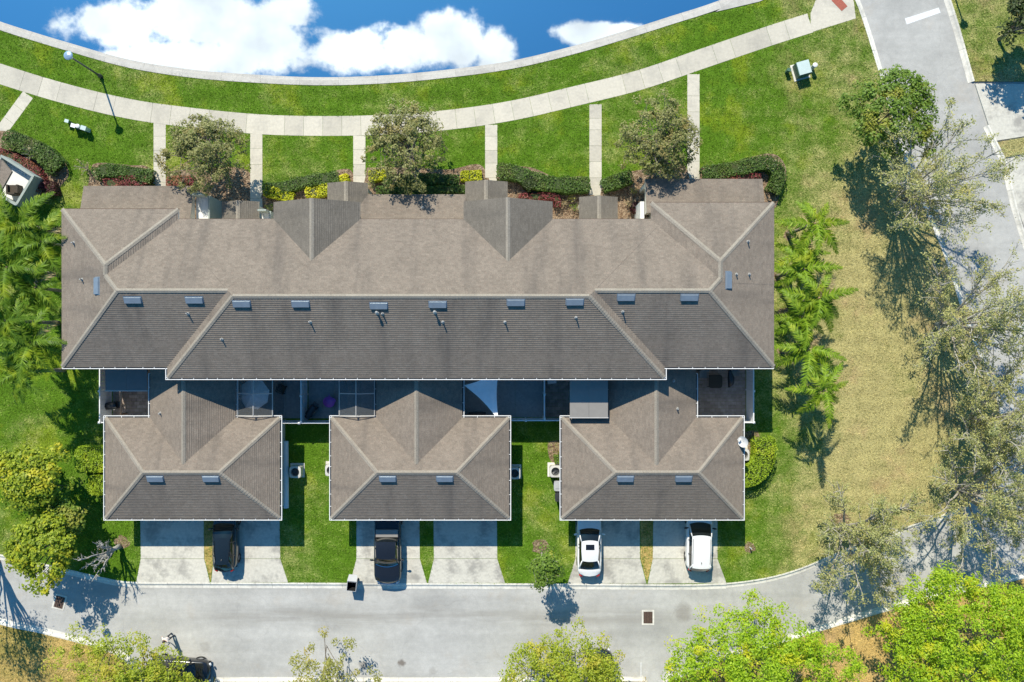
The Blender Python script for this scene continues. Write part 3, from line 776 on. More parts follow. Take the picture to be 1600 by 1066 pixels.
# walls
def wall(name, x0, x1, y0, y1, z1, mat='stucco'):
    return MB().box(x0, x1, y0, y1, -0.05, z1).build(name, mat, house)
wall('wall', XW + 0.45, XE - 0.45, YS + 0.43, YN - 0.42, 5.16)
wall('wall', -22.85, 9.87, -2.05, YN - 0.46, 5.15)
wall('wall', XW + 0.47, -22.98, 5.0, 8.48, 5.14)
wall('wall', 9.83, XE - 0.47, 5.0, 8.92, 5.14)
for x0, x1, yn, xm in ((-15.68, -10.68, 8.95, -13.175), (-2.82, 2.30, 8.99, -0.26)):
    mb = MB().box(x0, x1, 6.0, yn, -0.05, 5.13)
    r = (x1 - x0) / 2
    mb.add([(x0, yn - 0.005, 5.1), (x1, yn - 0.005, 5.1), (xm, yn - 0.005, 5.1 + PM * r)], [(0, 2, 1)])
    mb.build('wall', 'stucco', house)
# upper windows on the long walls
def window(cx, y, z, w, h, ny):
    s = -1 if ny < 0 else 1
    mb = MB().box(cx - w / 2, cx + w / 2, min(y, y + s * 0.05), max(y, y + s * 0.05), z, z + h)
    f = mb.build('window', 'gutter_white', house)
    MB().box(cx - w / 2 + 0.07, cx + w / 2 - 0.07, min(y + s * 0.02, y + s * 0.06), max(y + s * 0.02, y + s * 0.06), z + 0.07, z + h - 0.07).build('pane', 'window_glass', f)
for cx in (-27.0, -20.8, -17.5, -12.5, -8.6, -1.2, 1.8, 6.4, 8.6): window(cx, -2.05 if -22.5 < cx < 9.8 else YS + 0.43, 3.5, 1.2, 1.3, -1)
for cx in (-28.6, -24.8): window(cx, 8.48, 3.9, 1.1, 1.0, 1)
for cx in (-20.3, -17.9, -8.5, -5.5, 4.2, 7.6): window(cx, YN - 0.42, 3.7, 1.1, 1.2, 1)
for cx in (11.6, 15.2): window(cx, 8.92, 4.0, 1.1, 0.9, 1)
for cx in (-13.2, -0.26): window(cx, 8.95 if cx < -5 else 8.99, 3.6, 1.5, 1.3, 1)

# gutters: an open white trough with straps
def gutter(pts, z, out_sign, parent=house):
    """pts: polyline along the roof edge; the trough lies on its left (out_sign=1) or right (-1)"""
    white = MB(); dark = MB()
    for si, (a, b) in enumerate(zip(pts[:-1], pts[1:])):
        z = z - 0.0012 * (si > 0)
        a, b = Vector((*a, 0)), Vector((*b, 0)); d = (b - a).normalized(); n = Vector((-d.y, d.x, 0)) * out_sign
        def slab(mb, o0, o1, z0, z1, e0=0.0, e1=0.0):
            q = [a - d * e0 + n * o0, b + d * e1 + n * o0, b + d * e1 + n * o1, a - d * e0 + n * o1]
            mb.prism([(p.x, p.y) for p in q], z0, z1)
        slab(white, 0.112, 0.16, z - 0.13, z - 0.01, 0.16 if si else 0.0, 0.16 if si < len(pts) - 2 else 0.0)
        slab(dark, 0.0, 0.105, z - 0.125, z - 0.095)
        L = (b - a).length; k = max(1, int(L / 0.86))
        for i in range(k + 1):
            c = a + d * (L * i / k) + d * (random.uniform(-0.12, 0.12) if 0 < i < k else 0) + n * 0.06
            white.obox((c.x, c.y), (n.x, n.y), 0.085, 0.018, z - 0.035, z - 0.012)
    gt = white.build('gutter', 'gutter_white', parent)
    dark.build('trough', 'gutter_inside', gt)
    return gt
gutter([(XW, YS), (-23.28, YS)], ZE, -1)
gutter([(-23.28, YS - 0.12), (-23.28, -2.47), (10.30, -2.47), (10.30, YS - 0.12)], ZE, -1)
gutter([(10.30, YS), (XE, YS)], ZE, -1)

# thin dark strip added along the front eaves, marking them off from the porches
def eave_line(x0, x1, y, z):
    MB().box(x0, x1, y + 0.001, y + 0.05, z - 0.06, z + 0.004).build('eave_strip', 'iron', house)
eave_line(XW - .03, -22.5, 8.91, ZE); eave_line(-22.5, -16.12, YN, ZE); eave_line(-10.23, -3.27, YN, ZE); eave_line(2.75, 9.36, YN, ZE); eave_line(9.36, XE + .03, 9.35, ZE)

# -- garages with their link roofs
GAR = [(-28.80, -16.46, -25.62, -19.59), (-12.79, -0.227, -9.61, -3.54), (3.54, 16.33, 6.85, 13.02)]
GY0, GY1 = -12.56, -5.44
gr = (GY1 - GY0) / 2; gym = (GY0 + GY1) / 2; gz = ZG + PG * gr
garage_roofs = []
names = ['shingle hip roof of the garage wing nearest the round hedged trees', 'shingle hip roof of the middle garage wing', 'shingle hip roof of the garage wing beside the satellite dish']
for i, (x0, x1, c0, c1) in enumerate(GAR):
    pl = hip_planes(x0, x1, GY0, GY1, ZG, PG, {'W': 'hip', 'E': 'hip'})
    xm = (c0 + c1) / 2; cr = (c1 - c0) / 2; cz = ZG + 0.006 + PG * cr
    pl += hip_planes(c0, c1, GY1 - cr - 0.15, -1.6, ZG + 0.006, PG, {'N': 'gable', 'S': 'gable'})
    rf = roof_part('roof', pl, [(x0, x1, GY0, GY1, ZG), (c0, c1, GY1 - 0.5, -1.6, ZG + 0.006)], house)
    rf['label'] = names[i]; garage_roofs.append(rf)
    cap_part([((x0, GY0, ZG), (x0 + gr, gym, gz), PG, True), ((x0, GY1, ZG), (x0 + gr, gym, gz), PG, True), ((x1, GY0, ZG), (x1 - gr, gym, gz), PG, True),
              ((x1, GY1, ZG), (x1 - gr, gym, gz), PG, True), ((x0 + gr, gym, gz), (x1 - gr, gym, gz), PG, False), ((xm, -2.1, cz), (xm, GY1 - cr, cz), PG, False)], rf)
    gutter([(c0, -2.3), (c0, GY1), (x0, GY1), (x0, GY0), (x1, GY0), (x1, GY1), (c1, GY1), (c1, -2.3)], ZG, -1)
    wall('wall', x0 + 0.42, x1 - 0.42, GY0 + 0.42, GY1 - 0.40, ZG - 0.14)
    wall('wall', c0 + 0.32, c1 - 0.32, GY1 - 0.6, -1.9, ZG - 0.13)
    for d in DRIVES[2 * i:2 * i + 2]:
        cx = (W(d[0][0], 780).x + W(d[1][0], 780).x) / 2
        door = MB().box(cx - 2.25, cx + 2.25, GY0 + 0.36, GY0 + 0.43, 0.0, 2.2).build('garage_door', 'door_paint', house)
        for k in range(4):
            MB().box(cx - 2.2, cx + 2.2, GY0 + 0.335, GY0 + 0.375, 0.04 + k * 0.54, 0.55 + k * 0.54).build('door_panel', 'door_paint', door)

# -- lower roofs over the front porches
def shed(x0, x1, yn, yb, ze, m):
    pl = [[(x1, yn, ze), (x0, yn, ze), (x0, yb, ze + m * (yn - yb)), (x1, yb, ze + m * (yn - yb))]]
    mb = MB()
    for p in pl: shingle_face(mb, p)
    zb = ze + m * (yn - yb)
    mb.add([(x0, yn, ze - 0.18), (x0, yb, ze - 0.18), (x0, yb, zb - 0.01), (x0, yn, ze - 0.01), (x1, yn, ze - 0.18), (x1, yb, ze - 0.18), (x1, yb, zb - 0.01), (x1, yn, ze - 0.01)],
           [(0, 1, 2, 3), (7, 6, 5, 4), (0, 4, 5, 1), (3, 7, 4, 0)], 1)
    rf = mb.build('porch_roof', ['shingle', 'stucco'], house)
    for cx in (x0 + 0.2, x1 - 0.2): MB().box(cx - 0.14, cx + 0.14, yn - 0.48, yn - 0.2, 0, ze - 0.181).build('column', 'stucco', house)
    return rf
ZP = 2.9
shed(-30.27, -22.48, 10.95, 8.5, ZP, 0.26); shed(-10.72, -3.26, 10.36, 7.8, ZP, 0.30); shed(9.41, 17.70, 11.45, 8.95, ZP, 0.26)
def entry(x0, x1, yn, yb):
    pl = hip_planes(x0, x1, yb, yn, ZP + 0.011, 0.42, {'N': 'gable', 'S': 'gable'})
    mb = MB()
    for p in pl: shingle_face(mb, p)
    soffit(mb, x0, x1, yb, yn, ZP + 0.011)
    xm = (x0 + x1) / 2; z = ZP + 0.011; r = (x1 - x0) / 2
    mb.add([(x0 + 0.03, yn - 0.04, z - 0.02), (x1 - 0.03, yn - 0.04, z - 0.02), (xm, yn - 0.04, z + 0.42 * r - 0.02)], [(0, 2, 1)], 1)
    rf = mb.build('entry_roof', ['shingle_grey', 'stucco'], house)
    cap_part([((xm, yn, z + 0.42 * r), (xm, yb, z + 0.42 * r), 0.42, False)], rf)
    for cx in (x0 + 0.25, x1 - 0.25): MB().box(cx - 0.13, cx + 0.13, yn - 0.5, yn - 0.24, 0, ZP - 0.161).build('column', 'stucco', house)
entry(-20.49, -17.87, 9.85, 7.8); entry(-13.03, -10.18, 11.17, 8.6); entry(-3.30, -0.32, 11.26, 8.6); entry(4.75, 7.46, 10.18, 7.8)
# small white balcony decks beside two entries
def balcony(x0, x1, y0, y1, zf, par):
    b = MB().box(x0, x1, y0, y1, 0, zf).build('balcony_deck', 'balcony_white', house)
    if par:
        MB().box(x0, x1, y1, y1 + 0.12, 0, zf + par).build('parapet', 'stucco_green', b)
        MB().box(x1, x1 + 0.1, y0 + 0.4, y1 + 0.118, 0, zf + 0.12).build('parapet', 'stucco_green', b)
balcony(-22.44, -21.55, 7.83, 10.2, 2.6, 1.0)
balcony(-17.8, -17.2, 7.83, 9.1, 2.6, 0.9)
balcony(9.1, 9.38, 7.83, 9.9, 2.7, 0.0)

# -- roof vents and pipes
def roof_z(x, y):
    """highest roof surface over a spot"""
    z = [0]
    def add(ze, m, *d):
        r = min(d)
        if r > 0: z.append(ze + m * r)
    add(ZE, PM, x - XW, XE - x, y - YS, YN - y); add(ZE, PM, x + 23.28, 10.30 - x, y + 2.47, YN - y)
    add(ZE, PM, x - XW, -22.54 - x, 8.91 - y) if y > 4 else None
    add(ZE, PM, x - 9.39, XE - x, 9.35 - y) if y > 4 else None
    for x0, x1, c0, c1 in GAR:
        add(ZG, PG, x - x0, x1 - x, y - GY0, GY1 - y)
        if y < -2: add(ZG, PG, x - c0, c1 - x) if y > GY1 - 3.1 else None
    if -10.72 < x < -3.26 and 8.3 < y < 10.36: z.append(ZP + 0.30 * (10.36 - y))
    return max(z)
def on_roof(px, py):
    z = 5.0
    for _ in range(30):
        p = W(px, py, z); z = 0.5 * z + 0.5 * roof_z(p.x, p.y)
    return W(px, py, z)
def vent_proto():
    mb = MB()
    # flat-topped louvre: rises away from the slope towards its open lower side
    mb.add([(-0.56, -0.20, 0.02), (0.56, -0.20, 0.02), (0.56, 0.22, 0.02), (-0.56, 0.22, 0.02), (-0.54, -0.19, 0.13), (0.54, -0.19, 0.13), (0.54, 0.19, 0.09), (-0.54, 0.19, 0.09)],
           [(4, 5, 6, 7), (1, 2, 6, 5), (2, 3, 7, 6), (3, 0, 4, 7), (0, 1, 5, 4)])
    v = mb.build('roof_vent', 'vent_metal', None, loc=(0, 0, 0))
    fl = MB().box(-0.60, 0.60, -0.19, 0.28, 0.020, 0.032).build('flange', 'vent_metal', v, loc=(0, 0, 0))
    return v
vp = vent_proto(); vfl = vp.children[0]
# the flange is merged into the hood so that roof > vent stays two levels deep
import_me = vp.data
bmv = bmesh.new(); bmv.from_mesh(vp.data); bmv.from_mesh(vfl.data); bmv.to_mesh(vp.data); bmv.free()
bpy.data.objects.remove(vfl)
mouth_me = MB().box(-0.50, 0.50, -0.205, -0.194, 0.045, 0.115).build('mouth', 'vent_mouth', None, loc=(0, 0, 0))
bmv = bmesh.new(); bmv.from_mesh(vp.data); nb = len(bmv.faces); bmv.from_mesh(mouth_me.data)
bmv.faces.ensure_lookup_table()
for f in bmv.faces[nb:]: f.material_index = 1
bmv.to_mesh(vp.data); bmv.free(); vp.data.materials.append(MATS['vent_mouth']); bpy.data.objects.remove(mouth_me)
first = True
def place_vent(px, py, rz, m, parent):
    global first
    o = vp if first else vp.copy()
    if not first: COL.objects.link(o)
    first = False
    p = on_roof(px, py)
    o.parent = parent; o.location = p - origin(parent) + Vector((0, 0, 0.012)); o.rotation_euler = (math.atan(m), 0, rz)
for px, py in ((208, 469), (304, 469), (378, 475), (470, 475), (592, 478), (684, 476), (806, 473), (898, 472), (978, 465), (1077, 465)): place_vent(px, py, 0, PM, main_roof)
place_vent(152, 447, R(-90), PM, main_roof); place_vent(1138, 438, R(90), PM, main_roof)
for i, xs in enumerate(((243, 330), (606, 695), (977, 1068))):
    for x in xs: place_vent(x, 748, 0, PG, garage_roofs[i])
def pipe(px, py, h, r, parent, cap=False):
    p = on_roof(px, py)
    mb = MB().tube([(p.x, p.y, p.z - 0.05), (p.x, p.y, p.z + h)], [r, r], 8)
    mb.lathe([(r + 0.09, p.z + 0.0), (r + 0.03, p.z + 0.09)], (p.x, p.y), 10)
    if cap: mb.lathe([(r + 0.04, p.z + h - 0.02), (r + 0.045, p.z + h + 0.04), (0.02, p.z + h + 0.12)], (p.x, p.y), 10)
    return mb.build('vent_pipe', 'pipe_lead', parent)
for px, py, h, c in ((294, 490, .35, 0), (347, 530, .3, 0), (485, 503, .4, 0), (590, 489, .4, 1), (598, 490, .38, 0), (680, 488, .4, 1), (692, 503, .4, 0), (789, 503, .36, 0), (900, 496, .4, 0),
                     (973, 487, .42, 0), (116, 380, .35, 0), (129, 437, .35, 0), (1168, 378, .4, 0), (1150, 429, .3, 0), (1170, 429, .3, 0), (660, 325, .2, 0)):
    pipe(px, py, h, 0.045 if not c else 0.06, main_roof, bool(c))
pipe(251, 646, .3, 0.05, garage_roofs[0]); pipe(1058, 639, .3, 0.05, garage_roofs[2]); pipe(1052, 595, .3, 0.05, garage_roofs[2])

# ------------------------------------------------------------------ patios, fences, screens
patio = bpy.data.objects.new('patio', None); COL.objects.link(patio); structure(patio)
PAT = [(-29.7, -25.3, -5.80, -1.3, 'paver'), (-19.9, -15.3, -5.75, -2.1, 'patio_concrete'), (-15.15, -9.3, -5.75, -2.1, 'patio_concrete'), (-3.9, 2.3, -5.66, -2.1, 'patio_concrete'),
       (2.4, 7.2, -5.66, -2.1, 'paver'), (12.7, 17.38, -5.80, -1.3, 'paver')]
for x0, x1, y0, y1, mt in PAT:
    if mt == 'paver':
        # stone by stone, staggered
        w, h = 0.40, 0.26; r = 0; y = y0
        me_full = None
        while y < y1 - 0.05:
            x = x0 - (w / 2 if r % 2 else 0)
            while x < x1 - 0.05:
                a, b = max(x, x0) + 0.006, min(x + w, x1) - 0.006
                if b - a > 0.06:
                    full = (b - a) > w - 0.02
                    if full and me_full is not None:
                        o = bpy.data.objects.new('paver', me_full); COL.objects.link(o); o.parent = patio
                    else:
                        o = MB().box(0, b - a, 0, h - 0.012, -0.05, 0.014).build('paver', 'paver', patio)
                        if full: me_full = o.data
                    o.location = (a, y, random.uniform(-0.002, 0.002))
                x += w
            y += h; r += 1
    else:
        n = 3
        for i in range(n):
            a = x0 + (x1 - x0) * i / n; b = x0 + (x1 - x0) * (i + 1) / n
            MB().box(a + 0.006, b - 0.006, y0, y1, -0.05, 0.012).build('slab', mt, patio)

def fence(label, pts, ht=1.8, gate=None):
    a0 = Vector((*pts[0], 0))
    t = thing('vinyl_fence', label, 'fence', a0, 'white vinyl patio fences')
    posts = []
    for a, b in zip(pts[:-1], pts[1:]):
        a, b = Vector((*a, 0)), Vector((*b, 0)); L = (b - a).length; d = (b - a).normalized(); n = max(1, round(L / 2.1))
        for i in range(n):
            p, q = a + d * (L * i / n), a + d * (L * (i + 1) / n)
            posts += [p] + ([q] if i == n - 1 else [])
            m = (p + q) / 2; hl = (q - p).length / 2 - 0.07
            k = max(2, int(hl * 2 / 0.28))
            pan = MB().obox((m.x, m.y), d, hl, 0.035, ht - 0.16, ht - 0.04)
            pan.obox((m.x, m.y), d, hl, 0.035, 0.08, 0.22)
            po = pan.build('fence_panel', 'vinyl', t)
            for j in range(k):
                c = p + d * (0.07 + (hl * 2) * (j + 0.5) / k)
                MB().obox((c.x, c.y), d, hl / k - 0.006, 0.018, 0.20, ht - 0.14).build('board', 'vinyl', po)
    seen = []
    for p in posts:
        if any((p - q).length < 0.05 for q in seen): continue
        seen.append(p)
        po = MB().obox((p.x, p.y), (1, 0), 0.062, 0.062, 0, ht + 0.03).build('post', 'vinyl', t)
        MB().add([(p.x - .08, p.y - .08, ht + .03), (p.x + .08, p.y - .08, ht + .03), (p.x + .08, p.y + .08, ht + .03), (p.x - .08, p.y + .08, ht + .03), (p.x, p.y, ht + .10)],
                 [(0, 1, 4), (1, 2, 4), (2, 3, 4), (3, 0, 4), (3, 2, 1, 0)]).build('post_cap', 'vinyl', po)
fence('white vinyl fence at the end patio beside the left palms, with a grill inside', [(-29.76, -1.35), (-29.76, -5.88), (-28.45, -5.88)])
fence('white vinyl fence dividing the patio with the purple chair from the umbrella patio', [(-15.23, -2.1), (-15.23, -5.80)])
fence('white vinyl fence closing the grassy gap between the first and second garage', [(-16.86, -5.92), (-15.36, -5.92), (-12.40, -5.92)])
fence('white vinyl fence dividing the shade sail patio from the grey canopy patio', [(2.35, -2.1), (2.35, -5.60)])
fence('white vinyl fence closing the grassy gap between the second and third garage', [(-0.64, -5.74), (1.0, -5.74), (3.95, -5.74)])
fence('white vinyl fence at the end patio beside the satellite dish', [(17.44, -1.35), (17.44, -5.88), (15.95, -5.88)])

def lean_roof(name, label, cat, x0, x1, y0, y1, z, mat, dz=0.0):
    t = thing(name, label, cat, ((x0 + x1) / 2, (y0 + y1) / 2, 0))
    n = max(2, round((x1 - x0) / 1.35))
    for i in range(n):
        a = x0 + (x1 - x0) * i / n; b = x0 + (x1 - x0) * (i + 1) / n
        MB().add([(a + .006, y0, z), (b - .006, y0, z), (b - .006, y1, z + dz), (a + .006, y1, z + dz), (a + .006, y0, z + .06), (b - .006, y0, z + .06), (b - .006, y1, z + dz + .06), (a + .006, y1, z + dz + .06)],
                 [(3, 2, 1, 0), (4, 5, 6, 7), (0, 1, 5, 4), (1, 2, 6, 5), (2, 3, 7, 6), (3, 0, 4, 7)]).build('roof_panel', mat, t)
    MB().box(x0 - .02, x1 + .02, y0 - 0.07, y0 - 0.005, z - 0.06, z + 0.07).build('front_beam', 'bronze_frame', t)
    for x in (x0 + 0.04, x1 - 0.04): MB().box(x - .04, x + .04, y0 - 0.06, y0 + 0.02, 0, z - 0.061).build('post', 'bronze_frame', t)
    return t
lean_roof('patio_cover', 'dark flat patio cover over the corner patio with the grill', 'patio cover', -29.0, -26.0, -3.52, -1.32, 2.35, 'dark_roof_panel', 0.08)
lean_roof('patio_cover', 'pale grey flat patio canopy beside the third garage roof', 'patio cover', 4.04, 6.72, -5.33, -2.1, 3.40, 'grey_roof_panel', 0.06)

def screen_room(label, x0, x1, y0, y1, z, rise):
    t = thing('screen_enclosure', label, 'screen room', ((x0 + x1) / 2, (y0 + y1) / 2, 0), 'gabled screen enclosures')
    xm = (x0 + x1) / 2; r = 0.03
    for a, b in (((x0, y0, z), (x1, y0, z)), ((x0, y0, z), (x0, y1, z)), ((x1, y0, z), (x1, y1, z)), ((xm, y0, z + rise), (xm, y1, z + rise)), ((x0, y0, z), (xm, y0, z + rise)), ((x1, y0, z), (xm, y0, z + rise)),
                 ((x0, (y0 + y1) / 2, z), (xm, (y0 + y1) / 2, z + rise)), ((x1, (y0 + y1) / 2, z), (xm, (y0 + y1) / 2, z + rise)), ((xm, y0, z), (xm, y0, z + rise))):
        MB().bar(a, b, r * 1.25).build('beam', 'bronze_frame', t)
    for x in (x0, x1):
        for y in (y0, y1): MB().bar((x, y, 0), (x, y, z - 0.03), r).build('post', 'bronze_frame', t)
    for p in ([(x0, y0, z), (xm, y0, z + rise), (xm, y1, z + rise), (x0, y1, z)], [(xm, y0, z + rise), (x1, y0, z), (x1, y1, z), (xm, y1, z + rise)],
              [(x0, y0, 0.05), (x0, y1, 0.05), (x0, y1, z), (x0, y0, z)], [(x1, y0, 0.05), (x1, y1, 0.05), (x1, y1, z), (x1, y0, z)]):
        MB().add(p, [(0, 1, 2, 3)]).build('screen_panel', 'screen_mesh', t)
screen_room('gabled insect-screen room with a blue umbrella showing under its mesh', -19.45, -16.95, -5.32, -2.1, 2.85, 0.35)
screen_room('gabled insect-screen room between the purple chair and the middle link roof', -12.22, -9.72, -5.32, -2.1, 2.85, 0.35)

# patio furniture
def umbrella(label, c, r, z):
    t = thing('patio_umbrella', label, 'umbrella', (c[0], c[1], 0))
    MB().tube([(c[0], c[1], 0), (c[0], c[1], z)], [0.025, 0.025], 8).build('pole', 'bronze_frame', t)
    k = 8
    for j in range(k):
        a0, a1 = 6.283 * (j + 0.3) / k, 6.283 * (j + 1.3) / k
        rows = []
        for s in np.linspace(0.02, 1, 6):
            row = []
            for w in np.linspace(0, 1, 4):
                a = a0 + (a1 - a0) * w; rr = r * s * (1 - 0.10 * math.sin(math.pi * w) * s)
                row.append((c[0] + rr * math.cos(a), c[1] + rr * math.sin(a), z - 0.5 * s - 0.05 * math.sin(math.pi * w) * s))
            rows.append(row)
        MB().grid(rows).build('canopy_panel', 'umbrella_cloth', t, smooth=True)
    MB().lathe([(0.04, z - 0.02), (0.05, z + 0.03), (0.01, z + 0.08)], c, 8).build('finial', 'bronze_frame', t)
    MB().lathe([(0.28, 0.014), (0.26, 0.08), (0.06, 0.12)], c, 16).build('base', 'iron', t)
u = W(396, 616, 1.9); umbrella('blue-grey patio umbrella opened inside the screen room', (u.x, u.y), 1.15, 2.3)

t = thing('shade_sail', 'pale triangular shade sail stretched over the patio by the middle garage', 'shade sail', (-1.5, -3.6, 0))
A, B, C = Vector((-3.42, -3.15, 2.55)), Vector((-0.93, -1.95, 3.0)), Vector((-0.97, -5.60, 2.62))
rows = []; n = 12
cen = (A + B + C) / 3
vs = []; idx = {}
for i in range(n + 1):
    for j in range(n + 1 - i):
        a, b = i / n, j / n; c = 1 - a - b
        p = A * a + B * b + C * c
        edge = min(a * b * 4 if c < 0.999 else 0, 1)
        # hollow-cut edges: pull points toward the middle near edge midpoints
        pull = 0.17 * (4 * a * b * (1 - c) ** 2 + 4 * b * c * (1 - a) ** 2 + 4 * a * c * (1 - b) ** 2)
        m = 27 * a * b * c
        p = p.lerp(cen, pull * (1 - min(1, m))) + Vector((0, 0, -0.15 * m))
        idx[i, j] = len(vs); vs.append(p)
fs = []
for i in range(n):
    for j in range(n - i):
        fs.append((idx[i, j], idx[i + 1, j], idx[i, j + 1]))
        if j < n - i - 1: fs.append((idx[i + 1, j], idx[i + 1, j + 1], idx[i, j + 1]))
MB().add(vs, fs).build('sail', 'sail_cloth', t, smooth=True)
for p in (A, B, C): MB().bar(p, p + (p - cen).normalized() * 0.25, 0.012).build('corner_cable', 'chrome', t)

def chair(label, px, py, rz, mat, group=None, name='patio_chair'):
    p = W(px, py, 0.4); t = thing(name, label, 'chair', (p.x, p.y, 0), group)
    mb = MB()
    MB().box(p.x - .27, p.x + .27, p.y - .27, p.y + .25, 0.36, 0.43).build('seat', mat, t)
    MB().box(p.x - .27, p.x + .27, p.y + .25, p.y + .31, 0.37, 0.86).build('backrest', mat, t)
    for s in (-1, 1):
        MB().box(p.x + s * .30 - .03, p.x + s * .30 + .03, p.y - .25, p.y + .28, 0.56, 0.61).build('armrest', mat, t)
        for y in (-.22, .24): MB().box(p.x + s * .29 - .025, p.x + s * .29 + .025, p.y + y - .025, p.y + y + .025, 0.014, 0.56).build('leg', mat, t)
    t.rotation_euler.z = rz
    return t
# purple moulded toy-like lounge chair
p = W(515, 628, 0.3)
t = thing('lounge_chair', 'purple moulded garden chair standing alone on the dark patio', 'chair', (p.x, p.y, 0))
rows = []
for i, s in enumerate(np.linspace(0, 1, 8)):
    rr = 0.12 + 0.30 * s
    rows.append([(p.x + rr * math.cos(a) * (1.25 if -0.6 < a < 0.9 else 1.0), p.y + rr * math.sin(a), 0.25 + (0.42 * s * s) * (0.35 + 0.65 * (math.cos(a - 2.2) * 0.5 + 0.5))) for a in np.linspace(0, 6.283, 20)])
MB().grid(rows).build('shell', 'purple_plastic', t, smooth=True)
MB().lathe([(0.13, 0.245), (0.11, 0.25)], (p.x, p.y), 16).build('seat', 'purple_plastic', t)
for a in (0.6, 2.2, 3.7, 5.3): MB().bar((p.x + 0.1 * math.cos(a), p.y + 0.1 * math.sin(a), 0.26), (p.x + 0.24 * math.cos(a), p.y + 0.24 * math.sin(a), 0.012), 0.02).build('leg', 'purple_plastic', t)
MB().prism([(p.x - .06, p.y + .36), (p.x + .10, p.y + .30), (p.x - .02, p.y + .62)], 0.40, 0.43).build('headrest', 'purple_plastic', t)
chair('small blue-grey patio chair under the long eave beside the purple chair', 545, 598, 0.3, 'cushion')
chair('dark wicker armchair seen under the mesh beside the umbrella', 440, 608, 1.2, 'wicker')
chair('white patio chair against the wall by the grey canopy', 862, 594, 0.1, 'white_plastic')

def grill(label, px, py, rz):
    p = W(px, py, 0.9); t = thing('grill', label, 'grill', (p.x, p.y, 0))
    x, y = p.x, p.y
    MB().box(x - .38, x + .38, y - .25, y + .25, 0.30, 0.82).build('cart', 'dark_plastic', t)
    rows = [[(x - .40 + .80 * i / 6, y + .27 * math.cos(a), 0.84 + .26 * math.sin(a)) for a in np.linspace(0, math.pi, 9)] for i in range(7)]
    MB().grid(rows).build('lid', 'black_cover', t, smooth=True)
    for s in (-1, 1): MB().box(x + s * .41 if s > 0 else x - .68, x + .68 if s > 0 else x - .41, y - .2, y + .2, 0.78, 0.81).build('side_shelf', 'dark_plastic', t)
    for s in (-1, 1):
        for q in (-.2, .2): MB().box(x + s * .34 - .025, x + s * .34 + .025, y + q - .025, y + q + .025, 0.014, 0.30).build('leg', 'dark_plastic', t)
    MB().bar((x - .25, y - .30, 0.95), (x + .25, y - .30, 0.95), 0.018).build('handle', 'chrome', t)
    t.rotation_euler.z = rz
grill('black barbecue grill against the white fence of the left corner patio', 174, 634, 0.15)
grill('round-looking black grill in the dark corner beside the purple chair', 486, 642, 1.0)
# long board leaning to the garage in the corner patio
p, q = W(186, 613, 1.2), W(193, 648, 0.3)
MB().prism([(p.x - .07, p.y), (p.x + .10, p.y), (q.x + .14, q.y), (q.x + .04, q.y)], 0.9, 0.94).build('wooden_board', 'wood', loc=(p.x, p.y, 0))
tag(bpy.data.objects['wooden_board'], 'narrow tan board resting beside the grill in the left corner patio', 'board')
MB().box(p.x - .05, p.x + .05, p.y - .05, p.y + .05, 0.014, 0.9).build('prop_leg', 'wood', bpy.data.objects['wooden_board'])
MB().box(q.x + .04, q.x + .13, q.y + .02, q.y + .12, 0.014, 0.9).build('prop_leg', 'wood', bpy.data.objects['wooden_board'])
# covered furniture in the right corner patio
p = W(1136, 592, 0.8)
t = thing('folded_umbrella', 'folded black patio umbrella slumped over the right corner patio', 'umbrella', (p.x, p.y, 0))
MB().tube([(p.x + .05, p.y + 1.0, 1.3), (p.x + .1, p.y + .5, 1.2), (p.x + .22, p.y + .1, 1.05), (p.x + .25, p.y - .35, 0.9), (p.x + .12, p.y - .62, 0.8)], [0.05, 0.14, 0.26, 0.22, 0.06], 9).build('canopy', 'black_cover', t, smooth=True)
MB().tube([(p.x + .02, p.y + 1.1, 0.014), (p.x + .04, p.y + 1.05, 1.5)], [0.03, 0.03], 6).build('pole', 'chrome', t)
t2 = W(1118, 596, 0.7)
tb = thing('patio_table', 'square dark patio table with rounded corners in the right corner patio', 'table', (t2.x, t2.y, 0))
MB().prism([(t2.x + .5 * math.copysign(abs(math.cos(a)) ** .4, math.cos(a)), t2.y + .5 * math.copysign(abs(math.sin(a)) ** .4, math.sin(a))) for a in np.linspace(0, 6.283, 24, endpoint=False)], 0.68, 0.73).build('tabletop', 'wicker', tb)
for sx_ in (-.4, .4):
    for sy_ in (-.4, .4): MB().box(t2.x + sx_ - .03, t2.x + sx_ + .03, t2.y + sy_ - .03, t2.y + sy_ + .03, 0.014, 0.68).build('leg', 'wicker', tb)
chair('grey cushioned patio chair against the link roof in the right corner patio', 1099, 585, 0.0, 'cushion')
chair('grey cushioned patio chair behind the folded black umbrella', 1147, 582, 0.0, 'cushion')
p = W(735, 649, 0.6)
b = MB().box(p.x - .1, p.x + 1.1, p.y - .2, p.y + .2, 0.014, 0.55).build('storage_bench', 'wicker', loc=(p.x, p.y, 0)); tag(b, 'long dark storage bench under the edge of the shade sail patio', 'bench')
MB().box(p.x - .13, p.x + 1.13, p.y - .23, p.y + .23, 0.55, 0.60).build('lid', 'dark_plastic', b)

